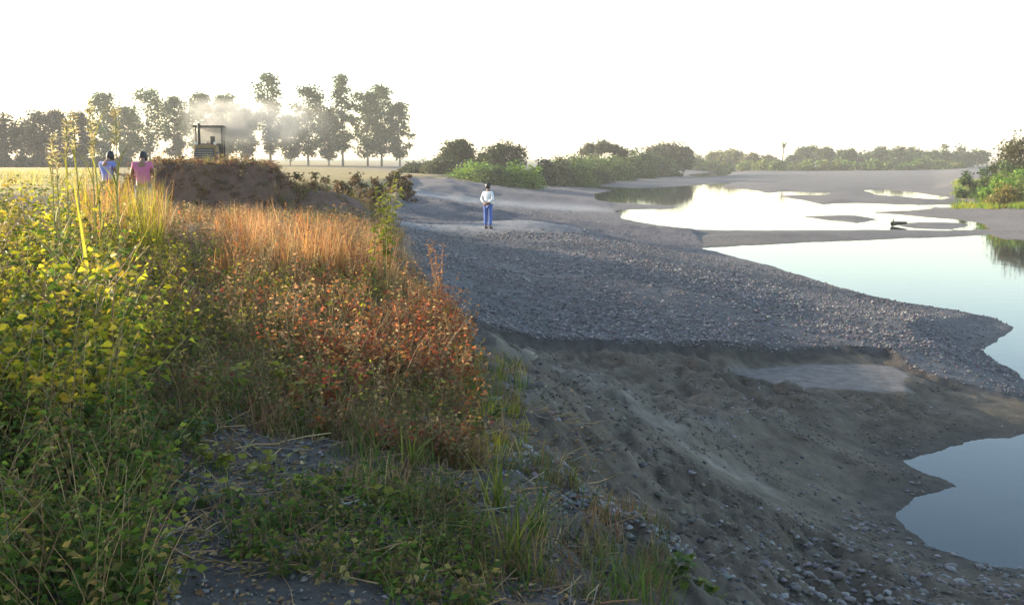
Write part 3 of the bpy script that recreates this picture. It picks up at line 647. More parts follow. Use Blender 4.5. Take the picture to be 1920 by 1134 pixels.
tree('large_tree', 'large dark tree cut by the right edge on the opposite bank', None, 1925, 232, 96, 150, 'dome', [(.06, .065, .025), (.08, .08, .03), (.10, .09, .035)], 2.2)
for px, tp_, dd, wd, co, lab in ((1848,290,100,60,MG,'green bush at the left end of the opposite bank'), (1886,286,92,70,MG,'tall green bush in front of the large dark tree'), (1922,296,86,80,LG,'bright green bush at the right edge of the picture'),
                                 (1865,318,84,80,LG,'low bright green bush near the water on the opposite bank'), (1908,326,80,70,YT,'low yellow-green bush lowest on the opposite bank'), (1812,322,105,46,MG,'small green bush at the tip of the opposite bank'),
                                 (1880,338,78,70,[(.24,.20,.04),(.2,.18,.05)],'yellowed low shrub on the red soil of the opposite bank')):
    tree('bush', lab, None, px, tp_, dd, wd, 'bush', co, 1.4, 'bush')
for px, tp_, dd, wd, lab in ((520,322,33,60,'brown scrub bush against the right foot of the mound'), (562,326,36,56,'low brown scrub bush right of the mound foot'), (602,318,44,60,'rounded brown scrub bush in the middle of the gap behind the orange grass'), (640,322,40,52,'small brown scrub bush behind the orange grass'),
        (676,316,48,60,'dusty olive scrub bush left of the tall yellow-green weed'), (708,320,44,44,'olive scrub bush just behind the tall yellow-green weed'), (745,312,62,50,'olive scrub bush at the bank crest right of the tall yellow-green weed'), (765,318,56,34,'small scrub bush on the bank edge nearest the gravel')):
    tree('scrub_bush', lab, 'scrub bushes between mound and gravel', px, tp_, dd, wd, 'bush', [(.16, .10, .05), (.12, .085, .045), (.19, .13, .06), (.10, .09, .04)], .9, 'bush')
A = Acc(); q = []
for _ in range(1100):
    px, py = random.uniform(1790, 1935), random.uniform(338, 392); p = on_ground(px, py)
    if p[1] > 45 and (py < 366 or random.random() < .12 or 383 < py): q.append(p)
tufts(A, np.array(q), 14, .2, .6, .05, LG + LG + YG, .3, 1.3, .25)
stuff(A, 'shore_grass', M_LEAF, 'short yellow-green grass fringing the opposite bank', 'grass')
A = Acc(); q = []
for _ in range(900):
    x = random.uniform(-62, -9); y = random.uniform(50, 160)
    if -.62 < x / y < -.40: q.append((x, y, gz(x, y)))
tufts(A, np.array(q), 10, .2, .5, .07, [(.45, .36, .08), (.38, .32, .07), (.5, .4, .12)], .3, 1.2, .5)
stuff(A, 'field_grass', M_LEAF, 'sunlit yellow grass of the flat field left of the mound', 'grass')

# ------------------------------------------------------------------ single plants
def leaf_mesh(nm, wd, mat):
    prof = [(0, 0), (.12, .30), (.35, .5), (.62, .40), (.85, .18), (1, 0)]; v, f = [], []
    for t, w_ in prof:
        z = -.18 * t * t
        v += [(-w_ * wd, t, z + .16 * w_), (0, t, z), (w_ * wd, t, z + .16 * w_)]
    for i in range(len(prof) - 1):
        for j in (0, 1):
            a = i * 3 + j; f.append((a, a + 1, a + 4, a + 3))
    me = bpy.data.meshes.new(nm); me.from_pydata(v, [], f); me.update(); me.polygons.foreach_set('use_smooth', np.ones(len(f), bool)); me.materials.append(mat); return me
LM = {k: leaf_mesh('leaf', w_, mat_leaf('leaf_' + k, .42, .5, cs)) for k, w_, cs in (
    ('yellow', .85, [(.16, .17, .02), (.27, .27, .03), (.36, .33, .04), (.22, .20, .03)]), ('green', .9, [(.04, .08, .015), (.07, .12, .02), (.12, .16, .025), (.17, .19, .03)]),
    ('red', .55, [(.40, .09, .03), (.28, .06, .03), (.45, .17, .05), (.20, .05, .03)]), ('orange', .45, [(.42, .20, .07), (.50, .30, .12), (.34, .15, .06)]), ('lime', .6, [(.24, .26, .03), (.33, .32, .04), (.17, .20, .03)]))}
def plant(name, label, group, px, py, h, nst, nleaf, ls, kind, lean=.35, cat='plant', spread=.02, tmin=.25, creep=0.0, loc=None):
    p = loc or on_ground(px, py); root = tag(empty(name, p), label, cat, group); S_ = Acc(); pos = []
    az = rng.uniform(0, 6.283, nst); k = np.linspace(0, 1, 5)
    hh = h * rng.uniform(.75, 1.05, nst); ln = hh * rng.uniform(.1, lean, nst) + creep * rng.uniform(.5, 1, nst)
    b0 = rng.normal(0, spread, (nst, 2)); pts = np.zeros((nst, 5, 3))
    for j in range(5):
        pts[:, j, 0] = b0[:, 0] + np.cos(az) * ln * k[j] ** 1.5 + rng.normal(0, .012, nst) * h; pts[:, j, 1] = b0[:, 1] + np.sin(az) * ln * k[j] ** 1.5 + rng.normal(0, .012, nst) * h; pts[:, j, 2] = hh * k[j] * (1.1 - .1 * k[j])
    for s_ in range(nst):
        for j in range(5):
            pts[s_, j, 2] += gz(p[0] + pts[s_, j, 0], p[1] + pts[s_, j, 1]) - p[2] - .01 * (j == 0)
    tubes(S_, pts, np.clip(h * .008, .002, .008) * np.linspace(1.1, .35, 5)[None] * np.ones((nst, 1)), pal([(.22, .20, .06)] if kind in ('yellow', 'green', 'lime') else [(.26, .13, .07)], nst), 4)
    S_.build('stem', M_STEM, root)
    for i in range(nleaf):
        s_ = i % nst; t = tmin + (1 - tmin) * ((i // nst) + random.random()) / max(1, nleaf / nst); t = min(t, 1)
        q = [float(np.interp(t, k, pts[s_, :, j])) for j in range(3)]
        o = bpy.data.objects.new('leaf', LM[kind]); COL.objects.link(o); o.parent = root; o.location = q
        s = ls * random.uniform(.6, 1.25); o.scale = (s, s, s); o.rotation_euler = (random.uniform(-.5, .7), random.uniform(-.4, .4), random.uniform(0, 6.283))
    return root
def spot(u, y): x = (u - PX) / F * y; return (x, y, gz(x, y))
plant('tall_weed', 'tall yellow-green leafy weed standing at the bank edge beside the gravel', None, 0, 0, 1.55, 6, 190, .10, 'lime', .16, tmin=.3, loc=spot(720, 13.2))
plant('tall_weed', 'shorter leafy weed leaning at the foot of the tall yellow-green weed', None, 0, 0, .9, 1, 26, .09, 'lime', .3, loc=spot(700, 12.6))
plant('plume_weed', 'lone reddish dry plume standing against the grey gravel', None, 0, 0, 1.0, 5, 70, .07, 'orange', .2, tmin=.45, loc=spot(826, 11.2))
for px, y, h, n, lab in ((800,9.6,.62,70,'bright red-orange leafed shrub at the bank edge, largest of the red ones'), (848,9.4,.48,50,'red-leafed shrub furthest right on the bank edge'), (750,9.2,.5,44,'dull red weed left of the largest red shrub'),
                        (800,8.0,.3,34,'low red weed below the bright red-orange shrub'), (668,6.9,.3,44,'scarlet-leafed low weed in the middle of the bank'), (610,6.4,.22,40,'scarlet weed sprawling over the grey soil'), (548,6.3,.18,24,'small red weed just left of the sprawling scarlet weed')):
    plant('red_weed', lab, 'red-leafed weeds on the bank', 0, 0, h, 5, n, .065, 'red', .5, loc=spot(px, y))
for px, y, h, n, lab in ((640,14.5,.95,60,'tallest clump of sunlit orange dry weed'), (600,13.6,.7,44,'orange dry weed left of the tallest orange clump'), (672,13.2,.75,44,'orange dry weed just left of the tall yellow-green weed')):
    plant('orange_weed', lab, 'orange dry weeds', 0, 0, h, 6, n, .075, 'orange', .35, loc=spot(px, y))
for px, y, h, n, ls, lab in ((440,6.7,.22,22,.07,'yellow-leafed sprout, left of the pair on the brown soil'), (512,6.75,.24,24,.07,'yellow-leafed sprout, right of the pair on the brown soil'), (545,6.5,.16,12,.07,'small yellow sprout in front of the yellow pair'),
                            (380,6.2,.2,20,.075,'yellow-green sprout left of the sprawling scarlet weed'), (570,8.4,.25,16,.07,'lone bright green sprout further up the bank'), (620,8.6,.2,12,.07,'small green sprout right of the lone bright one'),
                            (360,7.4,.22,16,.07,'green sprout in front of the dry grass'), (706,4.75,.12,9,.065,'low yellow weed on the grey soil at bottom centre')):
    plant('sprout', lab, 'yellow-green sprouts on the soil', 0, 0, h, 4, n, ls, 'yellow', .6, loc=spot(px, y))
for px, y, h, n, lab in ((510,5.15,.16,5,'vine with one large upright yellow-green leaf on bare grey soil'), (566,4.8,.12,4,'small vine with round leaves on grey soil, furthest right'), (455,4.85,.16,7,'round-leafed vine left of the small one on grey soil'),
                        (425,4.5,.14,8,'round-leafed vine near the bottom edge of the bare soil'), (365,4.35,.16,9,'vine with pale leaves at the bottom edge of the picture'), (390,4.95,.2,14,'leafy vine mound between bare soil and dark weeds'),
                        (238,5.3,.3,20,'dark green vine climbing among the shaded weeds'), (215,4.6,.22,16,'dark green vine in the shaded bottom left'), (330,5.2,.22,16,'vine with mixed light and dark leaves left of the leafy mound'),
                        (60,4.5,.3,20,'dark vine at the bottom left corner'), (150,4.5,.22,16,'dark vine beside the bottom left corner'), (280,4.75,.18,14,'vine on the edge of the shaded weeds, near a pale stick'),
                        (120,5.2,.34,20,'tallest dark vine in the shaded bottom left'), (300,4.2,.12,10,'low vine trailing out of the bottom edge')):
    plant('creeping_vine', lab, 'creeping vines on the near soil', 0, 0, h * .8, 4, int(n * 1.5), .06, 'green' if px < 380 else 'yellow', .4, creep=.16, loc=spot(px, y), cat='vine')
for px, y, h, n, ls, lab in ((1285,5.0,.16,34,.06,'fresh green weed at the bottom edge right of centre'), (1350,5.1,.10,20,.05,'small green weed right of the fresh one at the bottom edge'), (880,8.0,.28,22,.06,'green weed on the bank edge above the pale rubble'), (935,7.0,.22,24,.06,'green weed beside the start of the pale rubble')):
    plant('green_weed', lab, 'green weeds along the bank edge', 0, 0, h, 5, n, ls, 'green', .6, loc=spot(px, y))
for px, y, L0, nb, lab in ((925,5.2,.42,34,'bright grass clump with one upright blade at bottom centre'), (965,4.5,.5,40,'largest arching grass clump at the bottom edge'), (760,5.5,.3,26,'pale arching grass clump on the grey soil'), (1010,4.9,.34,28,'dark grass clump right of the largest arching one')):
    p = spot(px, y); root = tag(empty('grass_clump', p), lab, 'grass clump', 'grass clumps at bottom centre'); 
    for k_ in range(2):
        A_ = Acc(); az = rng.uniform(0, 6.283, nb // 2); blades(A_, np.concatenate([rng.normal(0, .03, (nb // 2, 2)), np.zeros((nb // 2, 1))], 1), az, L0 * rng.uniform(.6, 1.1, nb // 2), rng.uniform(.3, 1.9, nb // 2), np.full(nb // 2, .009), pal([(.16, .18, .03), (.24, .25, .05), (.08, .12, .02)] if px != 1010 else GR, nb // 2), 5)
        A_.build('blades', M_LEAF, root)
for px, y, top, leanx, lab in ((104,9.8,255,-.02,'thin pale reed stalk, leftmost of the row by the weeds'), (128,10.2,225,.02,'thin reed stalk second from the left'), (152,9.6,208,.0,'tall thin reed stalk third from the left'), (178,10.4,190,.03,'tallest reed stalk with a pale plume'),
                             (192,9.9,230,-.02,'straight reed stalk just right of the tallest'), (215,9.4,205,.08,'leaning reed stalk nearest the blue-shirted person'), (118,9.2,290,-.06,'short bent reed stalk among the leaves')):
    p = spot(px, y); H = ztop(top, y) - p[2]; root = tag(empty('reed_stalk', p), lab, 'reed', 'reed stalks at the left'); k = np.linspace(0, 1, 6)
    pts = np.stack([leanx * k + .06 * k ** 3 * random.uniform(-1, 1), 0 * k, H * k - .03 * (k == 0)], 1); S_ = Acc(); tubes(S_, pts[None], (.009 - .005 * k)[None], np.array([(.34, .30, .12)]), 5); S_.build('stem', M_STEM, root)
    A_ = Acc(); n = 70; t = rng.uniform(.8, 1, n); q = np.stack([np.interp(t, k, pts[:, j]) for j in range(3)], 1); leaves(A_, q, rdir(n, .1, .9), np.full(n, .07), np.full(n, .012), pal([(.46, .40, .22), (.4, .34, .16)], n)); A_.build('plume', M_LEAF, root)
    A_ = Acc(); n = 7; t = rng.uniform(.15, .75, n); q = np.stack([np.interp(t, k, pts[:, j]) for j in range(3)], 1); blades(A_, q, rng.uniform(0, 6.28, n), rng.uniform(.3, .6, n), rng.uniform(.5, 1.6, n), np.full(n, .018), pal([(.30, .28, .05), (.2, .2, .04)], n), 4); A_.build('blades', M_LEAF, root)
for px, y, L_, az, ln, lab in ((200,8.2,1.25,0.15,.65,'broad yellow-green blade leaning right across the pink-shirted person'), (165,8.0,1.3,2.6,.18,'broad upright yellow-green blade left of the leaning one'), (178,8.6,1.0,.4,.3,'shorter yellow-green blade between the upright and leaning ones')):
    p = spot(px, y); root = tag(empty('broad_grass', p), lab, 'grass', 'broad blades at the left'); A_ = Acc()
    blades(A_, np.array([[0, 0, 0.], [.02, .01, 0]]), np.array([az, az + .5]), np.array([L_, L_ * .6]), np.array([ln, ln * 1.4]), np.array([.05, .035]), np.array([(.34, .33, .04), (.24, .25, .035)]), 7); A_.build('blades', M_LEAF, root)
for x0, y0, x1, y1, r_, lab, cc in ((382,630,535,642,.012,'long pale stick lying across the brown soil',(.36,.33,.27)), (148,872,232,846,.016,'pale grey stick in the shaded weeds',(.32,.31,.32)), (205,806,335,790,.014,'brown stick behind the shaded vines',(.16,.10,.07)),
                               (305,1122,340,1088,.006,'short whitish stick near the bottom edge',(.30,.29,.29)), (985,846,1022,868,.02,'grey driftwood piece at the top of the pale rubble',(.33,.32,.34)), (640,618,705,655,.01,'thin dry branch among the red weeds',(.3,.24,.17)), (640,950,700,962,.01,'forked pale twig on the grey soil',(.36,.35,.31))):
    a, b = np.array(on_ground(x0, y0)), np.array(on_ground(x1, y1)); a[2] += r_ + .015; b[2] += r_ + .03; k = np.linspace(0, 1, 7)[:, None]
    pts = a + (b - a) * k + rng.normal(0, .012, (7, 3)) * np.sin(math.pi * k); S_ = Acc(); col_ = np.array([cc]); tubes(S_, (pts - a)[None], (r_ * (1 - .5 * k[:, 0]))[None], col_, 6)
    tw = pts[4]; e = tw + np.array([(b - a)[0] * .22, (b - a)[1] * .1 + .02, .02]); tubes(S_, (np.stack([tw, (tw + e) / 2 + .01, e]) - a)[None], np.array([[r_ * .5, r_ * .35, r_ * .2]]), col_, 5)
    o = S_.build('dry_stick', M_STEM); o.location = a; tag(o, lab, 'stick', 'dry sticks on the bank')
# driftwood at the bar tip
p = at(1686, 423, z=.05); S_ = Acc(); k = np.linspace(0, 1, 6); tubes(S_, np.stack([.9 * (k - .5), .1 * np.sin(4 * k), .1 + .08 * k], 1)[None], (.15 - .08 * k)[None], np.array([(.05, .042, .035)]), 8)
tubes(S_, np.array([[[-.3, 0, .12], [-.38, .05, .3], [-.35, .05, .42]]]), np.array([[.06, .04, .02]]), np.array([(.05, .042, .035)]), 6)
o = S_.build('driftwood', M_STEM, None, True); o.location = p; tag(o, 'dark driftwood snag stranded on the tip of a gravel bar', 'driftwood')

# unseen trees: near pair shades the bank, far row added to shade the gravel
for c_, d_, tp2, wd_, lab in ((1.0, 16.0, 10.0, 8.6, 'leafy tree beside the viewer, left of the picture'), (-4.5, 18.0, 10.0, 8.0, 'second leafy tree behind the one beside the viewer'),
        (21.5, 42, 15, 9.5, 'first tree of the added shade row outside the left edge'), (29, 52, 16.5, 10, 'second tree of the added shade row outside the left edge'), (37, 62, 18.5, 11, 'third tree of the added shade row outside the left edge'), (45, 70, 20, 11, 'fourth tree of the added shade row outside the left edge'), (53.5, 84, 21, 11, 'fifth tree of the added shade row outside the left edge'), (62, 98, 23, 11, 'sixth tree of the added shade row outside the left edge'), (71, 114, 27, 13, 'seventh tree of the added shade row outside the left edge')):
    q = (.407 * c_ - .913 * d_, .913 * c_ + .407 * d_)
    px_ = PX + F * q[0] / q[1] if q[1] > .5 else None
    x_, y_ = q; z_ = gz(x_, y_)
    tr_ = tree('shade_tree', lab, None, PX + F * x_ / 10.0, HOR - (tp2 - EYE) * F / 10.0 * 1.0, 10.0, wd_ * F / 10.0, 'dome', MG + YT, 4.2 if d_ < 20 else 2.2)
    tr_.location = (x_, y_, z_)
# ------------------------------------------------------------------ bulldozer
def box(name, c, s, parent, mat, bev=.02, rot=None, taper=None):
    bm = bmesh.new(); bmesh.ops.create_cube(bm, size=1)
    for v in bm.verts:
        k = 1.0
        if taper and v.co.z > 0: k = taper
        v.co = Vector((v.co.x * s[0] * k, v.co.y * s[1] * k, v.co.z * s[2]))
    if bev: bmesh.ops.bevel(bm, geom=list(bm.edges), offset=min(bev, min(s) * .3), segments=2, affect='EDGES', profile=.6)
    me = bpy.data.meshes.new(name); bm.to_mesh(me); bm.free(); me.materials.append(mat)
    o = bpy.data.objects.new(name, me); COL.objects.link(o); o.parent = parent; o.location = c
    if rot: o.rotation_euler = rot
    return o
def pipe(name, pts, r, parent, mat, sides=10):
    S_ = Acc(); pts = np.array(pts, float); r = np.broadcast_to(np.array(r, float), len(pts)); tubes(S_, pts[None], r[None], np.array([(.5, .5, .5)]), sides)
    for e, fl in ((0, 1), (len(pts) - 1, 0)):
        i0 = e * sides; f = list(range(i0, i0 + sides)); S_.F[3] += [np.array([[f[0], f[j + 1], f[j]] if fl else [f[0], f[j], f[j + 1]]]) for j in range(1, sides - 1)]
    return S_.build(name, mat, parent, True)
M_YEL = mat_plain('dozer_paint', (.20, .125, .045), .65, .35, 3, 0, .1); M_DRK = mat_plain('dark_steel', (.045, .042, .04), .6, .4, 5, .3); M_STL = mat_plain('worn_steel', (.22, .2, .18), .5, .4, 5, .6, .1)
M_SEAT = mat_plain('seat_vinyl', (.03, .03, .032), .6, .3, 8); M_LAMP = mat_plain('lamp_glass', (.6, .6, .55), .15, .1, 9)
DX, DY = (398 - PX) / F * 55, 55.0; DZ = gz(DX, DY)
dz = tag(empty('bulldozer', (DX, DY, DZ), .18), 'orange-yellow bulldozer with dark canopy working behind the earth mound', 'bulldozer')
hood = box('hood', (-.05, -.55, 1.72), (1.2, 1.7, 1.15), dz, M_YEL, .07, None, .93)
gr = box('radiator_grille', (-.05, -1.43, 1.65), (.95, .07, .9), hood, M_DRK, .02); gr.location = (0, -.87, -.06)
for k in range(7): box('slat', (0, -.045, -.36 + k * .12), (.85, .03, .05), None, M_STL, .008).parent = None
for o in [q for q in bpy.data.objects if q.name.startswith('slat') and q.parent is None]: o.parent = dz; o.location = (o.location.x - .05, -1.47, o.location.z + 1.65)
box('dashboard', (-.05, .42, 2.1), (1.35, .3, .55), dz, M_DRK, .03)
box('fuel_tank', (0, 1.75, 1.75), (1.4, .55, 1.0), dz, M_YEL, .06)
seat_ = box('seat', (0, .98, 1.75), (.55, .5, .2), dz, M_SEAT, .05); b_ = box('backrest', (0, .26, .4), (.52, .14, .7), seat_, M_SEAT, .05)
box('floor_plate', (0, .9, 1.32), (1.6, 1.5, .08), dz, M_STL, .01)
for sx in (-.68, .68):
    for sy in (.3, 1.5): box('canopy_post', (sx, sy, 2.3), (.09, .09, 1.9), dz, M_DRK, .015)
box('canopy_roof', (0, .9, 3.3), (1.62, 1.7, .1), dz, M_DRK, .03)
for sx in (-.95, .95):
    box('fender', (sx, .9, 1.52), (.5, 1.8, .07), dz, M_YEL, .02)
    t_ = empty('track', (sx * 1.02, 0, 0)); t_.parent = dz
    prof = []
    for k in range(44):
        s = k / 44 * (2 * 2.5 + 2 * math.pi * .42)
        if s < 2.5: prof.append((-1.25 + s, .9, 0))
        elif s < 2.5 + math.pi * .42: a = (s - 2.5) / .42; prof.append((1.25 + .42 * math.sin(a), .48 + .42 * math.cos(a), -a))
        elif s < 5 + math.pi * .42: prof.append((1.25 - (s - 2.5 - math.pi * .42), .06, math.pi))
        else: a = (s - 5 - math.pi * .42) / .42; prof.append((-1.25 - .42 * math.sin(a), .48 - .42 * math.cos(a), math.pi - a))
    shoe = None
    for (yy, zz, a) in prof:
        if shoe is None: shoe = box('track_shoe', (0, yy, zz), (.48, .16, .05), t_, M_STL, .01); o = shoe
        else: o = shoe.copy(); COL.objects.link(o); o.parent = t_
        o.location = (0, yy, zz); o.rotation_euler = (a, 0, 0)
    for yy, r_ in ((-1.25, .36), (1.25, .36), (-.7, .17), (-.25, .17), (.25, .17), (.7, .17)):
        pipe('track_wheel', [(-.14, yy, .48 if r_ > .3 else .26), (.14, yy, .48 if r_ > .3 else .26)], r_, t_, M_DRK, 16)
    pipe('push_arm', [(sx * 1.3, .2, .5), (sx * 1.3, -2.0, .42)], .09, dz, M_YEL); pipe('lift_cylinder', [(sx * .62, -1.3, 1.9), (sx * .62, -2.05, .9)], .06, dz, M_STL)
    pipe('headlight', [(sx * .5, -1.3, 2.36), (sx * .5, -1.42, 2.36)], .08, dz, M_LAMP, 12)
A_ = Acc(); k = np.linspace(-1, 1, 9); bx = []
for sx in (-1.55, 1.55):
    for q in k: bx.append((sx, -2.15 - .12 * q * q + .12, .62 + .56 * q))
for sx in (-1.55, 1.55):
    for q in k: bx.append((sx, -2.09 - .12 * q * q + .12, .62 + .56 * q))
bx = np.array(bx); f = [np.array([[j, j + 1, 9 + j + 1, 9 + j]]) for j in range(8)] + [np.array([[18 + j, 27 + j, 28 + j, 19 + j]]) for j in range(8)] + [np.array([[o_ + j, 18 + o_ + j, 19 + o_ + j, o_ + j + 1]]) for o_ in (0, 9) for j in range(8)] + [np.array([[0, 9, 27, 18]]), np.array([[8, 26, 35, 17]])]
A_.add(bx, f, np.full((36, 3), .5)); A_.build('blade', M_STL, dz)
pipe('exhaust_pipe', [(-.42, -.5, 2.25), (-.42, -.5, 3.2), (-.42, -.44, 3.42)], [.07, .07, .075], dz, M_DRK)
pipe('air_cleaner', [(.25, -.3, 2.25), (.25, -.3, 2.75)], .13, dz, M_DRK, 12)

# ------------------------------------------------------------------ people
def skin_obj(name, verts, edges, mat, parent, sub=2, root=0):
    """verts: list of (x,y,z,rx,ry)"""
    me = bpy.data.meshes.new(name); me.from_pydata([v[:3] for v in verts], edges, []); o = bpy.data.objects.new(name, me); COL.objects.link(o)
    md = o.modifiers.new('skin', 'SKIN'); md.use_smooth_shade = True
    for i, v in enumerate(verts): me.skin_vertices[0].data[i].radius = (v[3], v[4]); me.skin_vertices[0].data[i].use_root = (i == root)
    sb = o.modifiers.new('sub', 'SUBSURF'); sb.levels = sub; sb.render_levels = sub
    bpy.context.view_layer.update(); dg = bpy.context.evaluated_depsgraph_get(); m2 = bpy.data.meshes.new_from_object(o.evaluated_get(dg)); o.modifiers.clear(); o.data = m2; bpy.data.meshes.remove(me); m2.name = name
    m2.materials.clear(); m2.materials.append(mat); m2.polygons.foreach_set('use_smooth', np.ones(len(m2.polygons), bool)); o.parent = parent
    return o
SKIN = mat_plain('skin', (.22, .12, .075), .55, .12, 8); HAIR = mat_plain('hair', (.012, .010, .010), .5, .3, 30)
CLOTH = {}
def cloth(n, rgb):
    if n not in CLOTH: CLOTH[n] = mat_plain(n, rgb, .85, .18, 14, 0, .2)
    return CLOTH[n]
def person(label, loc, rz, sc, shirt, trous, arms='back', long=True, sit=False, bow=0.0, group=None):
    root = tag(empty('person', loc, rz), label, 'person', group); root.scale = (sc,) * 3
    sh = 1.38
    hd = (0, .02 + bow * .16, 1.60 - bow * .10)
    kn = [(.10, .42, .55), (.10, .45, .12), (.10, .58, .08)] if sit else [(.105, .02, .50), (.105, -.015, .09), (.115, .13, .035)]
    arm = {'back': [(.25, -.05, 1.12), (.06, -.17, .98)], 'down': [(.235, .0, 1.10), (.24, .07, .86)], 'fwd': [(.24, .05, 1.13), (.18, .32, 1.10)]}[arms]
    oz = -.45 if sit else 0
    B = [(0, 0, .94 + 0, .135, .095), (0, 0, 1.12, .115, .085), (0, .0, 1.30, .135, .095), (0, 0, 1.43, .055, .05), (0, hd[1] * .6, 1.49, .05, .05), (hd[0], hd[1], hd[2] - .06, .075, .082), (hd[0], hd[1] + .005, hd[2] + .05, .075, .09), (hd[0], hd[1] - .005, hd[2] + .11, .045, .05),
         (hd[0], hd[1] + .105, hd[2] - .01, .012, .014)]
    Ed = [(0, 1), (1, 2), (2, 3), (3, 4), (4, 5), (5, 6), (6, 7), (5, 8)]
    for s in (-1, 1):
        i = len(B); B += [(s * .165, 0, sh, .058, .055), (s * arm[0][0], arm[0][1], arm[0][2], .043, .043), (s * arm[1][0], arm[1][1], arm[1][2], .028, .026)]
        Ed += [(2, i), (i, i + 1), (i + 1, i + 2)]
        dv = Vector(arm[1]) - Vector(arm[0]); dv.normalize(); dv.x *= s; wv = Vector((s * arm[1][0], arm[1][1], arm[1][2])); pm = wv + dv * .075
        B.append((*pm, .036, .018)); Ed.append((i + 2, i + 3)); sdv = dv.cross(Vector((0, 1, 0)) if abs(dv.y) < .8 else Vector((0, 0, 1))); sdv.normalize()
        for q in range(4):
            off = sdv * (.024 * (q - 1.5) / 1.5); ln = (.062, .075, .07, .055)[q]; j = len(B)
            B += [(*(pm + off + dv * .035), .009, .009), (*(pm + off + dv * (.035 + ln * .55) + Vector((0, .012, 0))), .0085, .0085), (*(pm + off * .9 + dv * (.03 + ln) + Vector((0, .03, 0))), .007, .007)]
            Ed += [(i + 3, j), (j, j + 1), (j + 1, j + 2)]
        j = len(B); B += [(*(wv + dv * .03 - sdv * .035), .01, .01), (*(wv + dv * .075 - sdv * .05 + Vector((0, .012, 0))), .009, .009)]; Ed += [(i + 3, j), (j, j + 1)]
        i = len(B); B += [(s * .09, 0, .90, .085, .085), (s * kn[0][0], kn[0][1], kn[0][2] - 0, .055, .058), (s * kn[1][0], kn[1][1], kn[1][2], .038, .042), (s * kn[2][0], kn[2][1], kn[2][2], .038, .028)]
        Ed += [(0, i), (i, i + 1), (i + 1, i + 2), (i + 2, i + 3)]
    if sit:
        B = [(x, y, z - .0 if False else z, a, b) for (x, y, z, a, b) in B]
    body = skin_obj('body', B, Ed, SKIN, root)
    SV = [(0, 0, .90, .165, .125), (0, 0, 1.12, .15, .115), (0, 0, 1.30, .165, .12), (0, 0, 1.42, .085, .07)]; SE = [(0, 1), (1, 2), (2, 3)]
    for s in (-1, 1):
        i = len(SV); m_ = [.5 * (a + b) for a, b in zip((.165, 0, sh), arm[0])]
        SV += [(s * .17, 0, sh - .005, .075, .072), (s * m_[0], m_[1], m_[2], .066, .064)]; SE += [(2, i), (i, i + 1)]
        if long: SV += [(s * arm[0][0], arm[0][1], arm[0][2], .056, .056), (s * (.25 * arm[0][0] + .75 * arm[1][0]), .25 * arm[0][1] + .75 * arm[1][1], .25 * arm[0][2] + .75 * arm[1][2], .042, .042)]; SE += [(i + 1, i + 2), (i + 2, i + 3)]
    skin_obj('shirt', SV, SE, shirt, root)
    TV = [(0, 0, .97, .15, .112)]; TE = []
    for s in (-1, 1):
        i = len(TV); TV += [(s * .088, 0, .88, .105, .105), (s * kn[0][0], kn[0][1], kn[0][2], .078, .08), (s * kn[1][0], kn[1][1], kn[1][2] + .03, .066, .068)]; TE += [(0, i), (i, i + 1), (i + 1, i + 2)]
        SHV = [(s * kn[1][0], kn[1][1] - .03, .04, .042, .04), (s * kn[2][0], kn[2][1] + .02, .03, .044, .03)]; skin_obj('shoe', SHV, [(0, 1)], cloth('shoe_leather', (.03, .028, .027)), root)
    skin_obj('trousers', TV, TE, trous, root)
    bm = bmesh.new(); bmesh.ops.create_icosphere(bm, subdivisions=3, radius=1)
    bmesh.ops.delete(bm, geom=[v for v in bm.verts if v.co.y > .35 and v.co.z < .45 or v.co.z < -.75], context='VERTS')
    for v in bm.verts: v.co = Vector((hd[0] + v.co.x * .098, hd[1] - .012 + v.co.y * .112, hd[2] + .03 + v.co.z * .13)) * (1 + .0) + Vector((random.uniform(-.004, .004),) * 3)
    me = bpy.data.meshes.new('hair'); bm.to_mesh(me); bm.free(); me.materials.append(HAIR); me.polygons.foreach_set('use_smooth', np.ones(len(me.polygons), bool)); h_ = bpy.data.objects.new('hair', me); COL.objects.link(h_); h_.parent = root
    for s in (-1, 1):
        bm = bmesh.new(); bmesh.ops.create_icosphere(bm, subdivisions=1, radius=.013); me = bpy.data.meshes.new('eye'); bm.to_mesh(me); bm.free(); me.materials.append(HAIR)
        e_ = bpy.data.objects.new('eye', me); COL.objects.link(e_); e_.parent = root; e_.location = (s * .032, hd[1] + .078, hd[2] + .02)
    return root
p = on_ground(915, 429)
person('person in white shirt and blue trousers standing on the gravel', p, -.5, 1.0 * p[1] * 84 / F / 1.72, cloth('white_shirt', (.7, .7, .71)), cloth('blue_trousers', (.07, .13, .38)), 'back', True)
def stand(px, y, topy): x = (px - PX) / F * y; z = gz(x, y); return (x, y, z), (ztop(topy, y) - z) / 1.73
l_, s_ = stand(273, 19.0, 277); s_ = max(s_, .7)
person('person in pink shirt seen from behind beside the earth mound', l_, .2, s_, cloth('pink_shirt', (.46, .13, .24)), cloth('grey_trousers', (.16, .17, .22)), 'fwd', False, False, 1.0)
l_, s_ = stand(208, 21.0, 279)
person('person in blue shirt partly hidden behind the reed stalks', l_, -.3, max(s_, .7), cloth('blue_shirt', (.15, .19, .48)), cloth('brown_trousers', (.12, .08, .07)), 'fwd', False, False, .8)
# operator in the cab
op = person('bulldozer operator in a dull pink shirt sitting under the canopy', (DX - .17, DY + .93, DZ + .93), math.pi + .18, .92, cloth('dusty_shirt', (.45, .27, .22)), cloth('dark_trousers', (.05, .05, .06)), 'fwd', False, True)
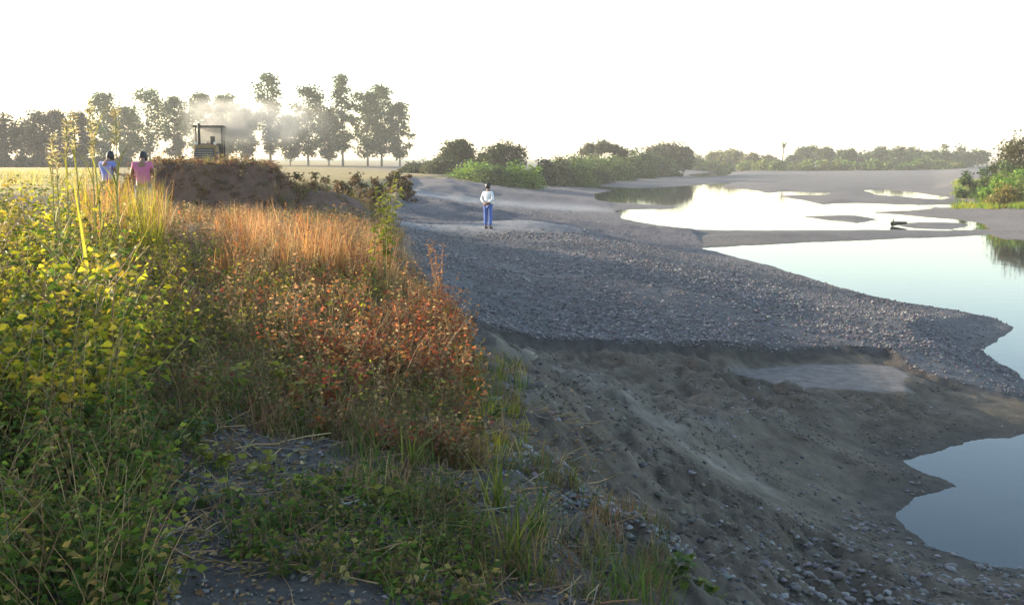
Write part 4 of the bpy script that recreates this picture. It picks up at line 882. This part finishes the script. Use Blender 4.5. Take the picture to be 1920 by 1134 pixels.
# bundles by the two people
def bundle(name, label, cat, px, py, r, mat, seed, flat=.7):
    p = on_ground(px, py); bm = bmesh.new(); bmesh.ops.create_icosphere(bm, subdivisions=3, radius=1); r_ = random.Random(seed)
    for v in bm.verts:
        n = v.co.normalized(); f = 1 + .22 * math.sin(4 * n.x + seed) * math.cos(5 * n.y + 2 * seed) + .12 * math.sin(11 * n.z + 7 * n.x) + r_.uniform(-.03, .03)
        v.co = Vector((n.x * r * f, n.y * r * .8 * f, max(n.z, -.45) * r * flat * f + r * flat * .4))
        if n.z > .8: v.co.z += r * .35 * (n.z - .8) * 5 * .5
    me = bpy.data.meshes.new(name); bm.to_mesh(me); bm.free(); me.materials.append(mat); me.polygons.foreach_set('use_smooth', np.ones(len(me.polygons), bool))
    o = bpy.data.objects.new(name, me); COL.objects.link(o); o.location = p; tag(o, label, cat)
bundle('cloth_bundle', 'faded red cloth bundle on the ground below the two people', 'bundle', 238, 402, .24, cloth('faded_red', (.34, .12, .10)), 3)
bundle('plastic_bag', 'small crumpled white plastic bag at the foot of the mound', 'bag', 284, 403, .1, mat_plain('white_plastic', (.8, .8, .78), .35, .1, 10), 8)

# ------------------------------------------------------------------ smoke and haze
def vol_box(name, lo, hi):
    v = [(x, y, z) for x in (lo[0], hi[0]) for y in (lo[1], hi[1]) for z in (lo[2], hi[2])]
    me = bpy.data.meshes.new(name); me.from_pydata(v, [], [(0, 1, 3, 2), (4, 6, 7, 5), (0, 4, 5, 1), (2, 3, 7, 6), (0, 2, 6, 4), (1, 5, 7, 3)]); me.update()
    o = bpy.data.objects.new(name, me); COL.objects.link(o); return o
def vol_mat(name, dens, color, aniso):
    m = bpy.data.materials.new(name); m.use_nodes = True; N = m.node_tree.nodes; L = m.node_tree.links; N.remove(N['Principled BSDF'])
    v = N.new('ShaderNodeVolumePrincipled'); v.inputs['Color'].default_value = (*color, 1); v.inputs['Density'].default_value = dens; v.inputs['Anisotropy'].default_value = aniso
    L.new(v.outputs[0], N['Material Output'].inputs['Volume']); return m, N, L, v
x0 = (352 - PX) / F * 56; x1 = (735 - PX) / F * 56
sm = vol_box('smoke', (x0, 53.6, ztop(290, 56)), (x1, 58.4, ztop(178, 56)))
m, N, L, v = vol_mat('exhaust_smoke', 0, (.80, .78, .72), .3)
tc = N.new('ShaderNodeTexCoord'); sp = N.new('ShaderNodeSeparateXYZ'); L.new(tc.outputs['Generated'], sp.inputs[0])
nz = N.new('ShaderNodeTexNoise'); nz.inputs['Scale'].default_value = .75; nz.inputs['Detail'].default_value = 4; L.new(tc.outputs['Object'], nz.inputs['Vector'])
def mth(op, a, b=None, c=None):
    n = N.new('ShaderNodeMath'); n.operation = op
    for i, q in enumerate((a, b, c)):
        if q is None: continue
        if hasattr(q, 'links') or hasattr(q, 'is_linked'): L.new(q, n.inputs[i])
        else: n.inputs[i].default_value = q
    return n.outputs[0]
def ramp(val, a, b, c_, d_):
    n = N.new('ShaderNodeMapRange'); n.interpolation_type = 'SMOOTHSTEP'; L.new(val, n.inputs['Value'])
    for k_, q in zip(('From Min', 'From Max', 'To Min', 'To Max'), (a, b, c_, d_)): n.inputs[k_].default_value = q
    return n.outputs[0]
fx = mth('MULTIPLY', ramp(sp.outputs[0], 0, .12, 0, 1), ramp(sp.outputs[0], .2, .75, 1, 0))
fz = mth('MULTIPLY', ramp(sp.outputs[2], .1, .5, 0, 1), ramp(sp.outputs[2], .6, .98, 1, 0)); fy = mth('MULTIPLY', ramp(sp.outputs[1], 0, .4, 0, 1), ramp(sp.outputs[1], .6, 1, 1, 0))
dn = mth('MULTIPLY', mth('MULTIPLY', fx, fz), mth('MULTIPLY', fy, ramp(nz.outputs['Fac'], .36, .68, 0, 1)))
L.new(mth('MULTIPLY', dn, 1.7), v.inputs['Density']); sm.data.materials.append(m); tag(sm, 'pale exhaust smoke drifting right from the bulldozer', 'smoke', None, 'stuff')
hz = vol_box('haze', (-1500, -1500, -2.0), (1500, 1500, 31)); m, N, L, v = vol_mat('haze_air', HAZE, (.95, .95, .94), .1); hz.data.materials.append(m); tag(hz, 'thin warm evening haze over the river and fields', 'haze', None, 'stuff')
